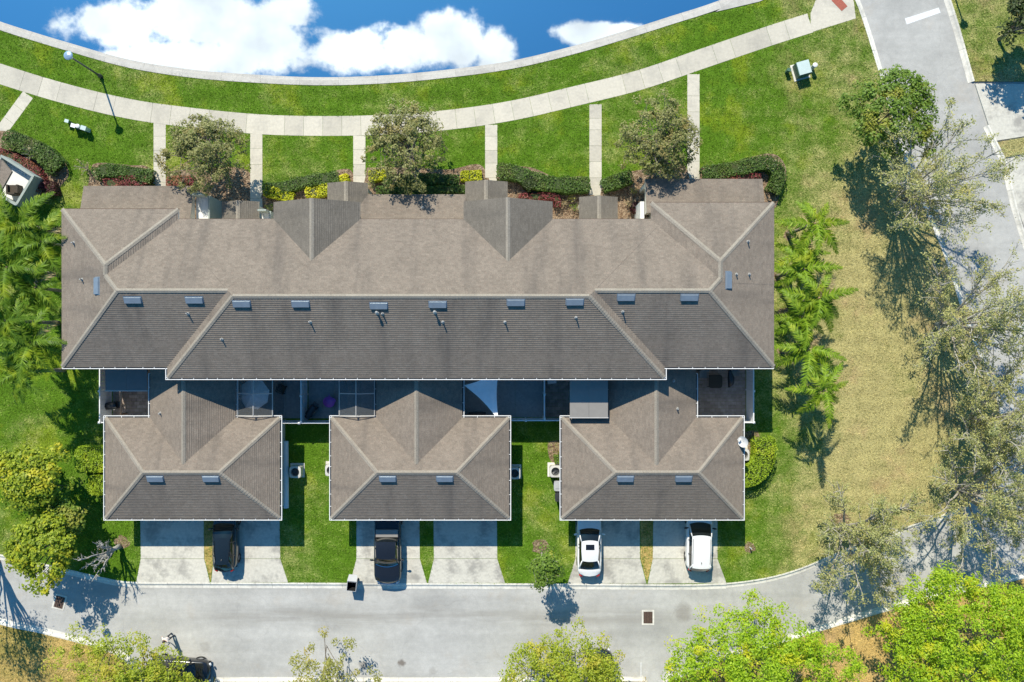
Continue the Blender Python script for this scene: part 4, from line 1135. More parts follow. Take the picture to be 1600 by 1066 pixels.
# ------------------------------------------------------------------ equipment round the garages
def ac_unit(label, px, py, pad=True):
    p = W(px, py, 0.8); x, y = p.x, p.y
    t = thing('air_conditioner', label, 'air conditioner', (x, y, 0), 'outdoor air conditioner units')
    MB().prism([(x - .55, y - .5), (x + .5, y - .5), (x + .5, y + .55), (x - .55, y + .55)], -0.03, 0.07).build('pad', 'curb', t)
    k = 0.07
    q = [(-.42 + k, -.42), (.42 - k, -.42), (.42, -.42 + k), (.42, .42 - k), (.42 - k, .42), (-.42 + k, .42), (-.42, .42 - k), (-.42, -.42 + k)]
    mb = MB(); n = len(q)
    # body and a top ring round the fan opening
    rings = [[(x + a, y + b, 0.07) for a, b in q], [(x + a, y + b, 0.80) for a, b in q]]
    mb.add(rings[0] + rings[1], [(i, (i + 1) % n, n + (i + 1) % n, n + i) for i in range(n)])
    kk = 24; outer = []; inner = []
    for j in range(kk):
        a = 6.283 * j / kk; c, s = math.cos(a), math.sin(a)
        m = 0.42 / max(abs(c), abs(s)); m = min(m, 0.53)
        outer.append((x + m * c, y + m * s, 0.80)); inner.append((x + .31 * c, y + .31 * s, 0.815))
    low = [(a, b, 0.55) for a, b, _ in inner]
    mb.add(outer + inner + low, [(j, (j + 1) % kk, kk + (j + 1) % kk, kk + j) for j in range(kk)] + [(kk + j, kk + (j + 1) % kk, 2 * kk + (j + 1) % kk, 2 * kk + j) for j in range(kk)])
    mb.build('case', 'ac_case', t)
    f = MB()
    for j in range(5):
        a = 6.283 * j / 5
        f.add([(x + .05 * math.cos(a), y + .05 * math.sin(a), .60), (x + .28 * math.cos(a - .2), y + .28 * math.sin(a - .2), .58), (x + .28 * math.cos(a + .35), y + .28 * math.sin(a + .35), .66)], [(0, 1, 2)])
    f.lathe([(.08, .57), (.07, .70)], (x, y), 12); f.lathe([(.305, .553), (.30, .556)], (x, y), 20)
    f.build('fan', 'ac_dark', t)
    gmb = MB()
    for rr in (.10, .17, .24, .30):
        pts = [(x + rr * math.cos(a), y + rr * math.sin(a), .82 + .03 * (1 - rr / .3)) for a in np.linspace(0, 6.283, 21)]
        gmb.tube(pts, [.006] * 21, 4, False)
    gmb.build('fan_guard', 'ac_dark', t)
ac_unit('air conditioner half in shade along the first garage, before its long pale duct', 461, 738)
ac_unit('air conditioner half hidden under the left eave of the middle garage', 517, 735)
ac_unit('air conditioner half in shade along the right side of the middle garage', 804, 740)
ac_unit('sunlit air conditioner beside the small green shrub and the grey bin', 868, 737)
ac_unit('air conditioner under the satellite dish and the curved hedge', 1162, 711)
def cart(label, px, py, w, mat, lid_mat, rz=0.0, group='wheeled bins', lid_open=False, z=1.05):
    p = W(px, py, z); x, y = p.x, p.y
    t = thing('wheeled_bin', label, 'bin', (x, y, 0), group)
    h = w / 2; b = h * 0.78
    rings = [[(x - b, y - b, .03), (x + b, y - b, .03), (x + b, y + b, .03), (x - b, y + b, .03)], [(x - h, y - h, z - .05), (x + h, y - h, z - .05), (x + h, y + h, z - .05), (x - h, y + h, z - .05)]]
    k = h - 0.03
    inner = [(x - k, y - k, z - .05), (x + k, y - k, z - .05), (x + k, y + k, z - .05), (x - k, y + k, z - .05)]
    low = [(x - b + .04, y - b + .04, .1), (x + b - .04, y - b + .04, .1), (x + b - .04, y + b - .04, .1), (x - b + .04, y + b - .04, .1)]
    mb = MB().add(rings[0] + rings[1], [(i, (i + 1) % 4, 4 + (i + 1) % 4, 4 + i) for i in range(4)] + [(3, 2, 1, 0)])
    mb.build('body', mat, t)
    MB().add(rings[1] + inner, [(i, (i + 1) % 4, 4 + (i + 1) % 4, 4 + i) for i in range(4)]).build('rim', mat, t)
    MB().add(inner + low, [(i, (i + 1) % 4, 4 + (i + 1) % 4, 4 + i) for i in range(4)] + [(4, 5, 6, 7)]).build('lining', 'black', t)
    if lid_open:
        MB().add([(x - h, y + h + .02, z - .02), (x + h, y + h + .02, z - .02), (x + h * .9, y + h + .40, z - .36), (x - h * .9, y + h + .40, z - .36),
                  (x - h, y + h + .05, z + .02), (x + h, y + h + .05, z + .02), (x + h * .9, y + h + .44, z - .33), (x - h * .9, y + h + .44, z - .33)],
                 [(3, 2, 1, 0), (4, 5, 6, 7), (0, 1, 5, 4), (1, 2, 6, 5), (2, 3, 7, 6), (3, 0, 4, 7)]).build('lid', lid_mat, t)
    else:
        q = [(x + (h + .03) * math.copysign(abs(math.cos(a)) ** .45, math.cos(a)), y + (h + .03) * math.copysign(abs(math.sin(a)) ** .45, math.sin(a))) for a in np.linspace(0, 6.283, 20, endpoint=False)]
        MB().prism(q, z - .048, z + .02).build('lid', lid_mat, t)
        MB().box(x - h * .7, x + h * .7, y - h * .5, y + h * .5, z + .02, z + .05).build('lid_crown', lid_mat, t)
    MB().bar((x - h * .7, y + h + .02, z - .12), (x + h * .7, y + h + .02, z - .12), .02).build('handle', mat, t)
    for s in (-1, 1): MB().tube([(x + s * h * .8 - .03, y + h * .8, .12), (x + s * h * .8 + .03, y + h * .8, .12)], [.12, .12], 12).build('wheel', 'tyre', t)
    t.rotation_euler.z = rz
    return t
c1 = cart('light grey lidded bin beside the sunlit air conditioner', 873, 760, .66, 'grey_plastic', 'grey_plastic')
c2 = cart('dark bin standing at the end of the row by the third garage', 874, 777, .6, 'dark_plastic', 'dark_plastic')
c3 = cart('pale grey kerbside bin with its lid hanging open next to the pickup', 549, 917, .70, 'grey_plastic', 'grey_plastic', -0.10, lid_open=True)
# long pale duct or rolled liner lying along the first garage
p, q = W(441, 690, .5), W(442, 795, .5)
d = MB().tube([(p.x + .18, p.y, .22), (p.x + .2, (p.y + q.y) / 2, .22), (q.x + .16, q.y, .22)], [.20, .2, .2], 10)
d = d.build('rolled_liner', 'vinyl', loc=(p.x, p.y, 0), smooth=True, angle=50); tag(d, 'long white roll lying in the shade along the first garage wall', 'roll')
MB().tube([(p.x + .18, q.y - .02, .22), (p.x + .18, q.y - .04, .22)], [.1, .1], 10).build('core', 'grey_plastic', d)

# satellite dish on the third garage
p = W(1160, 690, 3.2)
t = thing('satellite_dish', 'white satellite dish on the edge of the third garage roof', 'dish', (p.x, p.y, 2.8))
ax = Vector((-0.80, -0.15, 0.58)).normalized(); a1 = ax.cross(Vector((0, 0, 1))).normalized(); a2 = a1.cross(ax)
c = Vector((p.x + .05, p.y + .0, 3.3))
mb = MB(); rows = []
for rr in np.linspace(0.02, .40, 7): rows.append([c + a1 * (rr * math.cos(a)) + a2 * (rr * 1.15 * math.sin(a)) + ax * (rr * rr * .55) for a in np.linspace(0, 6.283, 22)])
mb.grid(rows).build('reflector', 'white_plastic', t, smooth=True)
MB().tube([c - ax * .02, c - ax * .22 - Vector((0, 0, .1)), (p.x + .08, p.y, 2.62)], [.03, .03, .03], 6).build('mast', 'lamp_metal', t)
MB().tube([c - a2 * .42, c - a2 * .25 + ax * .5 + Vector((.1, .25, 0))], [.015, .015], 5).build('feed_arm', 'white_plastic', t)
MB().obox((c.x + ax.x * .5 + .12, c.y + ax.y * .5 + .27), (1, .4), .08, .05, 3.35, 3.45).build('feed_horn', 'white_plastic', t)

# ------------------------------------------------------------------ utilities on the lawns
def lamp_post(label, px, py, ht, group='pond-side street lamps'):
    p = W(px, py); x, y = p.x, p.y
    t = thing('street_lamp', label, 'street lamp', (x, y, 0), group)
    MB().lathe([(.16, 0), (.15, .25), (.09, .45), (.075, .5)], (x, y), 12).build('base', 'lamp_metal', t)
    MB().tube([(x, y, .45), (x, y, ht)], [.07, .055], 10).build('pole', 'lamp_metal', t)
    MB().lathe([(.10, ht), (.13, ht + .1), (.20, ht + .35), (.22, ht + .4)], (x, y), 14).build('lantern', 'white_plastic', t)
    MB().lathe([(.31, ht + .40), (.30, ht + .43), (.22, ht + .47), (.06, ht + .50)], (x, y), 22).build('cap', 'lamp_cap', t)
lamp_post('black street lamp with a round pale blue cap between pond and sidewalk', 158, 120, 3.9)
lamp_post('street lamp beyond the top edge whose round shadow falls on the corner lawn', 1478, -45, 3.9)

t = W(1250, 112)
tr = thing('transformer_box', 'pale green utility transformer box on the dry lawn by the road', 'utility box', (t.x, t.y, 0))
dr = Vector((0.96, 0.27))
dv = Vector((-0.27, 0.96))
MB().obox((t.x, t.y), dr, .62, .62, -0.03, 0.05).build('pad', 'curb', tr)
MB().obox((t.x, t.y), dr, .48, .50, 0.05, 0.78).build('cabinet', 'green_paint', tr)
MB().obox((t.x + dv.x * .02, t.y + dv.y * .02), dr, .46, .48, 0.781, 0.86).build('lid', 'pale_green_paint', tr)
MB().obox((t.x - dv.x * .51, t.y - dv.y * .51), dr, .40, .012, 0.12, 0.72).build('door', 'green_paint', tr)
def pedestal(label, px, py, w, h, mat, topmat, round_=False, group='small cable pedestals'):
    p = W(px, py); e = thing('cable_pedestal', label, 'pedestal', (p.x, p.y, 0), group)
    if round_:
        MB().lathe([(w / 2, 0), (w / 2, h - .05)], (p.x, p.y), 14).build('body', mat, e)
        MB().lathe([(w / 2 + .03, h - .05), (w / 2 + .02, h), (w / 4, h + .04)], (p.x, p.y), 14).build('cap', topmat, e)
    else:
        MB().obox((p.x, p.y), (1, -.3), w / 2, w / 2.6, 0, h - .04).build('body', mat, e)
        MB().obox((p.x, p.y), (1, -.3), w / 2 + .02, w / 2.6 + .02, h - .04, h + .02).build('cap', topmat, e)
pedestal('white-capped round pedestal to the right of the transformer box', 1268, 107, .30, .75, 'pale_green_paint', 'white_plastic', True)
pedestal('dark green pedestal left of the transformer box', 1229, 113, .24, .55, 'green_paint', 'green_paint')
pedestal('green pedestal at the left end of the lawn group near the street lamp', 110, 192, .26, .5, 'green_paint', 'pale_green_paint')
pedestal('white square-capped pedestal in the middle of the lawn group', 122, 200, .32, .65, 'green_paint', 'white_plastic')
pedestal('white round-capped pedestal in the middle of the lawn group', 129, 201, .26, .7, 'pale_green_paint', 'white_plastic', True)
pedestal('pale green pedestal at the right end of the lawn group near the street lamp', 138, 204, .36, .7, 'pale_green_paint', 'pale_green_paint')
p = W(1171, 855)
e = thing('irrigation_post', 'short white irrigation stake in a mulch ring right of the last driveway', 'stake', (p.x, p.y, 0))
MB().tube([(p.x, p.y, 0), (p.x, p.y, .35)], [.035, .035], 8).build('riser', 'white_plastic', e)
MB().tube([(p.x, p.y, .35), (p.x, p.y, .47)], [.06, .05], 10).build('head', 'grey_plastic', e)

def storm_grate(label, px, py, rz, n=5):
    p = W(px, py, ZR); x, y, z = p.x, p.y, ZR
    t = thing('storm_grate', label, 'drain grate', (x, y, z), 'storm drain grates in the lane')
    for a, b, c, d in ((-.46, -.34, -.56, .56), (.34, .46, -.56, .56), (-.34, .34, -.56, -.44), (-.34, .34, .44, .56)):
        MB().box(x + a, x + b, y + c, y + d, z, z + .022).build('frame_side', 'curb', t)
    MB().box(x - .34, x + .34, y - .44, y + .44, z, z + .006).build('pit', 'black', t)
    for i in range(n):
        xx = x - .34 + .68 * (i + .5) / n
        MB().box(xx - .045, xx + .045, y - .44, y + .44, z + .007, z + .018).build('grate_bar', 'iron', t)
    t.rotation_euler.z = rz
storm_grate('tilted rusty storm grate in the lane near the round trees', 93, 941, R(-15))
storm_grate('square rusty storm grate in the lane below the white cars', 1012.5, 965, 0.0, 6)

# ------------------------------------------------------------------ the neighbouring house at the left edge
nb = thing('neighbour_house', 'corner of a neighbouring house with a walled white porch deck at the left edge', 'house', (-36, 12, 0))
def rot_poly(pts, z): return [(W(x, y, z).x, W(x, y, z).y) for x, y in pts]
A_, B_, C_, D_ = (2, 242), (54, 275), (26, 322), (-28, 292)
top = 1.70
P4 = [Vector(q) for q in rot_poly([A_, B_, C_, D_], top)]
cx = sum((q for q in P4), Vector((0, 0))) / 4
MB().prism([tuple(q) for q in P4], -0.05, 0.95).build('wall', 'stucco_green', nb)
inn = [cx + (q - cx) * 0.90 for q in P4]
MB().prism([tuple(q) for q in inn], 0.951, 0.97).build('balcony_deck', 'balcony_white', nb)
for i in range(4):
    a, b = P4[i], P4[(i + 1) % 4]; d = (b - a).normalized(); m = (a + b) / 2; n = Vector((-d.y, d.x))
    if (cx - m).dot(n) < 0: n = -n
    m2 = m + n * .07
    w = MB().obox(m2, d, (b - a).length / 2 - (0.14 if i % 2 else 0), .07, 0.951, top).build('parapet', 'stucco_green', nb)
    MB().obox(m2, d, (b - a).length / 2 - (0.14 if i % 2 else 0), .085, top + .001, top + .04).build('coping', 'stucco_green', w)
roofp = MB(); q = [Vector((*W(-60, 228, 4.6).xy, 5.9)), Vector((*W(3, 250, 4.3).xy, 4.3)), Vector((*W(18, 268, 4.3).xy, 4.28)), Vector((*W(-6, 312, 4.3).xy, 4.3)), Vector((*W(-70, 300, 4.6).xy, 5.9))]
roofp.add(q, [(0, 1, 2, 3, 4)]); roofp.uv[0] = [(p.x, p.y) for p in q]
# give the slope some thickness
roofp.add([p - Vector((0, 0, .15)) for p in q], [(4, 3, 2, 1, 0)]); roofp.uv[1] = [(0, 0)] * 5
for i in range(5):
    j = (i + 1) % 5; k = len(roofp.f)
    roofp.add([q[i], q[j], q[j] - Vector((0, 0, .15)), q[i] - Vector((0, 0, .15))], [(3, 2, 1, 0)]); roofp.uv[k] = [(0, 0)] * 4
roofp.build('roof', 'shingle', nb)
p = W(22, 296, 1.3)
t = thing('balcony_chair', 'dark wicker armchair on the neighbouring white porch deck', 'chair', (p.x, p.y, 0.97))
MB().box(p.x - .3, p.x + .3, p.y - .3, p.y + .3, 1.25, 1.38).build('seat', 'wicker', t)
MB().box(p.x - .3, p.x + .3, p.y - .42, p.y - .302, 0.98, 1.75).build('backrest', 'wicker', t)
for s in (-1, 1): MB().box(p.x + s * .36 - .06, p.x + s * .36 + .06, p.y - .3, p.y + .3, 0.98, 1.58).build('armrest', 'wicker', t)

# ------------------------------------------------------------------ vehicles (local frame: +x forward)
def lerp_tab(tab, x):
    xs = [a for a, _ in tab]; ys = [b for _, b in tab]
    return float(np.interp(x, xs, ys))
def wheel_parts(root, x, y, r, w):
    s = 1 if y > 0 else -1
    mb = MB(); prof = [(r * .62, -w / 2), (r * .93, -w / 2), (r, -w * .3), (r, w * .3), (r * .93, w / 2), (r * .62, w / 2)]
    k = 20; vs = [(x + a * math.cos(6.283 * j / k), y + b, r + a * math.sin(6.283 * j / k)) for a, b in prof for j in range(k)]
    mb.add(vs, [(i * k + j, i * k + (j + 1) % k, (i + 1) * k + (j + 1) % k, (i + 1) * k + j) for i in range(len(prof) - 1) for j in range(k)])
    wh = mb.build('wheel', 'tyre', root, loc=(0, 0, 0), smooth=True, angle=40)
    rm = MB(); yo = y + s * w * .35
    rm.add([(x + .62 * r * math.cos(6.283 * j / k), yo, r + .62 * r * math.sin(6.283 * j / k)) for j in range(k)] + [(x, yo + s * .02, r)], [(j, (j + 1) % k, k) for j in range(k)])
    rm.build('rim', 'rim', wh, loc=(0, 0, 0))
def make_vehicle(name, label, cat, px, py, heading, sp, group=None, zref=0.9, zbase=0.0):
    L, Wd = sp['L'], sp['W']; h = L / 2
    P = W(px, py, zref); root = thing(name, label, cat, (0, 0, 0), group)
    pt = sp['paint']
    xs = sorted(set([round(x, 3) for x in np.linspace(-h, h, 25)] + [round(a, 3) for a, _ in sp['top']]))
    mb = MB(); rows = []
    for x in xs:
        w = lerp_tab(sp['half'], x / h) * Wd / 2; zt = lerp_tab(sp['top'], x); zb = lerp_tab(sp.get('bot', [(-1, .30), (-.85, .20), (.85, .20), (1, .28)]), x / h)
        half = [(w * .80, zb), (w * .97, zb + .10), (w, zb + (zt - zb) * .45), (w * .985, zt - .13), (w * .945, zt - .04), (w * .86, zt), (w * .5, zt + .025), (0, zt + .035)]
        cv_ = max(0.0, (abs(x) / h - .78) / .22) * .20 * (1 if x > 0 else -1)
        rows.append([(x - cv_ * (y / w) ** 2, y, z) for y, z in half] + [(x - cv_ * (y / w) ** 2, -y, z) for y, z in half[-2::-1]])
    mb.grid(rows)
    n = len(rows[0])
    for i, r in ((0, rows[0]), (len(rows) - 1, rows[-1])):
        c = (r[0][0] + (-.02 if i == 0 else .02), 0, sum(p[2] for p in r) / n)
        o = len(mb.v); mb.v += [c] + r; mb.f += [[o, o + 1 + j, o + 2 + j] if i else [o, o + 2 + j, o + 1 + j] for j in range(n - 1)]
    mb.build('body', pt, root, loc=(0, 0, 0), smooth=True, angle=42)
    # underside pan
    MB().box(-h * .93, h * .93, -Wd * .38, Wd * .38, .17, .30).build('underbody', 'black', root, loc=(0, 0, 0))
    # cabin: belt ring and roof ring
    b0, b1, t0, t1 = sp['cab']; zr = sp['roof']; wb0 = Wd / 2 * .86; wt = Wd / 2 * sp.get('tumble', .70)
    def belt(x, s): return Vector((x, s * wb0 * lerp_tab(sp['half'], x / h), lerp_tab(sp['top'], x) - .005))
    def roof(u, v):      # u 0 rear..1 front, v -1..1
        x = t0 + (t1 - t0) * u
        bulge = 0.05 * (1 - v * v)
        xe = x + (0.10 * (1 - v * v) if u > .999 else -0.06 * (1 - v * v) if u < .001 else 0)
        tap = 1 - sp.get('roof_taper', .08) * max(0, .5 - u) * 2 - .05 * max(0, u - .6)
        return Vector((xe, v * wt * tap, zr - .05 * (abs(2 * u - 1) ** 2.2) - .045 * v * v))
    us = np.linspace(0, 1, 9); vv = np.linspace(-1, 1, 9)
    rf = MB().grid([[roof(u, v) for v in vv] for u in us]).build('roof', sp.get('roof_paint', pt), root, loc=(0, 0, 0), smooth=True)
    def glass(name, f, nu=6, nv=9, mat='car_glass'):
        return MB().grid([[f(a, b) for b in np.linspace(-1, 1, nv)] for a in np.linspace(0, 1, nu)]).build(name, mat, root, loc=(0, 0, 0), smooth=True)
    def screen(xb, u):
        def f(a, v):
            lo = Vector((xb + (.14 if u else -.10) * (1 - v * v) , v * wb0 * .93 * lerp_tab(sp['half'], xb / h), lerp_tab(sp['top'], xb) + .012))
            hi = roof(u, v * .95) - Vector((0, 0, .004))
            return lo.lerp(hi, a) + Vector((0, 0, .03 * math.sin(math.pi * a)))
        return f
    glass('windshield', screen(b1, 1)); glass('rear_window', screen(b0, 0))
    for s in (-1, 1):
        def side(a, q, s=s):
            w = (q + 1) / 2
            lo = belt(b0 + .05 + (b1 - b0 - .1) * w, s); u = w
            hi = roof(min(max((b0 + (b1 - b0) * w - t0) / (t1 - t0), 0), 1), s) - Vector((0, 0, .006))
            hi.x = min(max(lo.x, t0), t1)
            return lo.lerp(hi, a) + Vector((0, s * .035 * math.sin(math.pi * a), 0))
        glass('side_window', side, 4, 14)
        for xb, u in ((b1, 1), (b0, 0)):
            lo = belt(xb - (.03 if u else -.03), s); hi = roof(u, s)
            MB().tube([lo, lo.lerp(hi, .5) + Vector((0, s * .02, .03)), hi], [.055, .05, .045], 6).build('pillar', pt, root, loc=(0, 0, 0), smooth=True)
        # roof rail edge and door pillars
        for xp in sp.get('posts', []):
            lo = belt(xp, s); hi = roof((xp - t0) / (t1 - t0), s)
            MB().tube([lo + Vector((0, s * .012, 0)), lo.lerp(hi, .5) + Vector((0, s * .05, 0)), hi], [.04, .035, .03], 5).build('pillar', 'paint_black', root, loc=(0, 0, 0))
        mx = b1 - .28; mz = lerp_tab(sp['top'], mx)
        wv = Wd / 2 * lerp_tab(sp['half'], mx / h)
        mir = MB().tube([(mx, s * (wv * .92), mz + .02), (mx - .03, s * (wv + .12), mz + .07), (mx - .05, s * (wv + .24), mz + .07)], [.035, .085, .05], 7).build('mirror', sp.get('mirror', pt), root, loc=(0, 0, 0), smooth=True)
        for xw in sp['axles']: wheel_parts(root, xw, s * (Wd / 2 - .12), sp['wr'], .22)
        wf = Wd / 2 * lerp_tab(sp['half'], .97)
        zf = lerp_tab(sp['top'], h * .97)
        MB().tube([(h * .93, s * wf * .95, zf - .14), (h * .985, s * wf * .72, zf - .15)], [.07, .07], 7).build('headlight', 'head_lamp', root, loc=(0, 0, 0), smooth=True)
        wr_ = Wd / 2 * lerp_tab(sp['half'], -.97); zq = lerp_tab(sp['top'], -h * .97)
        MB().tube([(-h * .93, s * wr_ * 1.0, zq - .10), (-h * .995, s * wr_ * .70, zq - .11)], [.07, .06], 7).build('tail_light', 'tail_lamp', root, loc=(0, 0, 0), smooth=True)
    for s in (-1, 1):
        zs = [lerp_tab(sp['top'], -h * .9) - .45, lerp_tab(sp['top'], h * .9) - .40]
    extra = sp.get('extra')
    if extra: extra(root, sp, roof)
    root.location = (P.x, P.y, zbase); root.rotation_euler.z = heading
    return root
HALF = [(-1, .74), (-.96, .86), (-.85, .95), (-.5, 1), (.4, 1), (.75, .97), (.9, .90), (.97, .78), (1, .62)]
def sedan_extra(root, sp, roof):
    MB().grid([[roof(u, v) + Vector((0, 0, .012)) for v in np.linspace(-.50, .50, 5)] for u in np.linspace(.58, .86, 5)]).build('sunroof', 'sunroof_glass', root, loc=(0, 0, 0), smooth=True)
    MB().tube([(-2.37, -.45, .45), (-2.37, .45, .45)], [.04, .04], 5).build('number_plate_bar', 'chrome', root, loc=(0, 0, 0))
def suv_extra(root, sp, roof):
    for s in (-1, 1):
        MB().tube([roof(.08, s * .90) + Vector((0, 0, .03)), roof(.5, s * .90) + Vector((0, 0, .06)), roof(.92, s * .90) + Vector((0, 0, .03))], [.02, .02, .02], 5).build('roof_rail', sp['rail'], root, loc=(0, 0, 0))
    p = roof(.13, .0)
    MB().tube([p, p + Vector((-.10, 0, .10))], [.035, .012], 6).build('antenna_fin', 'dark_plastic', root, loc=(0, 0, 0))
    MB().grid([[roof(0, v) + Vector((-.16 * a + .02, 0, .005 - .02 * a)) for v in np.linspace(-.92, .92, 7)] for a in (0, 1)]).build('spoiler', sp['paint'], root, loc=(0, 0, 0), smooth=True)
SEDAN = dict(L=4.85, W=1.80, paint='paint_white', half=HALF, roof=1.45, tumble=.70, wr=.33, axles=(-1.42, 1.42), mirror='paint_white', posts=(-.25, .0),
             top=[(-2.43, .78), (-2.36, .95), (-2.0, 1.02), (-1.55, 1.04), (-.5, .99), (.8, .98), (1.15, .95), (1.8, .86), (2.25, .74), (2.43, .55)], cab=(-1.78, 1.05, -1.12, .28), extra=sedan_extra)
WSUV = dict(L=4.6, W=1.88, paint='paint_white', half=HALF, roof=1.68, tumble=.76, wr=.36, axles=(-1.35, 1.38), mirror='paint_black', posts=(-.95, .05), rail='lamp_metal', roof_taper=.03,
            top=[(-2.30, .85), (-2.22, 1.05), (-1.9, 1.10), (0, 1.05), (.8, 1.02), (1.2, .99), (1.8, .92), (2.15, .80), (2.30, .60)], cab=(-2.14, 1.20, -1.72, .42), extra=suv_extra)
DSUV = dict(WSUV, paint='paint_dark_green', rail='paint_black', L=4.4, W=1.80, mirror='paint_dark_green', roof=1.55, tumble=.66, roof_taper=.16,
            half=[(-1, .62), (-.97, .76), (-.9, .87), (-.75, .95), (-.4, 1), (.4, 1), (.72, .96), (.88, .87), (.96, .74), (1, .58)], cab=(-2.0, 1.25, -1.38, .30))
BSUV = dict(WSUV, paint='paint_black', rail='chrome', mirror='paint_black')
N = R(90)
make_vehicle('parked_car', 'white sedan with a dark sunroof parked nose to the third garage', 'car', 921, 850, N, SEDAN, 'vehicles parked on the driveways')
make_vehicle('parked_car', 'white hatchback wagon with dark rear glass on the last driveway', 'car', 1093, 844, N + R(-1.5), WSUV, 'vehicles parked on the driveways')
make_vehicle('parked_car', 'black-green hatchback parked on the driveway of the first garage', 'car', 351, 846, N, DSUV, 'vehicles parked on the driveways')
make_vehicle('parked_car', 'black wagon at the kerb below, half covered by yellow-green branches', 'car', 277, 1052, R(-4), BSUV, zbase=ZR)
make_vehicle('parked_car', 'dark car under the lime tree at the bottom edge, barely showing', 'car', 938, 1066, R(88), dict(BSUV, paint='paint_dark_green'), zbase=ZR)

# pickup truck, nose to the lane
def pickup_extra(root, sp, roof):
    h = sp['L'] / 2
    # cargo bed: recessed box with side rails, toolbox across its front
    x0, x1 = -h + .14, -.62; w = .80
    for s in (-1, 1): MB().box(x0, x1, s * w - .07 if s < 0 else s * w, s * w if s < 0 else s * w + .07, 1.0, 1.22).build('bed_side', sp['paint'], root, loc=(0, 0, 0))
    MB().box(x0 - .08, x0, -w - .07, w + .07, .9, 1.22).build('tailgate', sp['paint'], root, loc=(0, 0, 0))
    MB().box(x0 + .02, x1 - .62, -w + .01, w - .01, 1.0, 1.19).build('tonneau_cover', 'black_cover', root, loc=(0, 0, 0))
    MB().box(x1 - .60, x1 - .06, -w + .0, w - .0, 1.05, 1.30).build('tool_box', 'grey_roof_panel', root, loc=(0, 0, 0))
    MB().box(sp['cab'][0] - .01, sp['cab'][0] + .0, -.28, .28, 1.20, 1.30).build('brake_light', 'tail_lamp', root, loc=(0, 0, 0))
    rows = [[Vector((1.28 + .20 * (1 - v * v) + a, v * .80, lerp_tab(sp['top'], 1.3) + .045)) for v in np.linspace(-1, 1, 13)] for a in (0, .05)]
    MB().grid(rows).build('cowl_trim', 'chrome', root, loc=(0, 0, 0))
    MB().tube([(h + .02, -.78, .62), (h + .06, 0, .62), (h + .02, .78, .62)], [.06, .07, .06], 6).build('front_bumper', 'chrome', root, loc=(0, 0, 0))
    for s in (-1, 1): MB().tube([roof(.03, s * .99) + Vector((0, 0, .015)), roof(.97, s * .99) + Vector((0, 0, .015))], [.018, .018], 5).build('drip_rail', 'lamp_metal', root, loc=(0, 0, 0))
PICK = dict(L=5.75, W=1.98, paint='paint_black', half=[(-1, .94), (-.9, .97), (-.5, .97), (.4, 1), (.75, .99), (.9, .95), (.97, .86), (1, .70)], roof=1.86, tumble=.72, wr=.39, axles=(-1.75, 1.78), mirror='paint_black', posts=(.05, ),
            roof_taper=.0, top=[(-2.87, .95), (-2.75, 1.02), (-.70, 1.02), (-.60, 1.22), (1.1, 1.22), (1.45, 1.18), (2.2, 1.12), (2.65, 1.02), (2.87, .75)], cab=(-.58, 1.30, -.42, .72), extra=pickup_extra)
make_vehicle('pickup_truck', 'black pickup truck backed up to the middle garage', 'pickup truck', 605, 853, R(-90), PICK, 'vehicles parked on the driveways', zref=1.1)

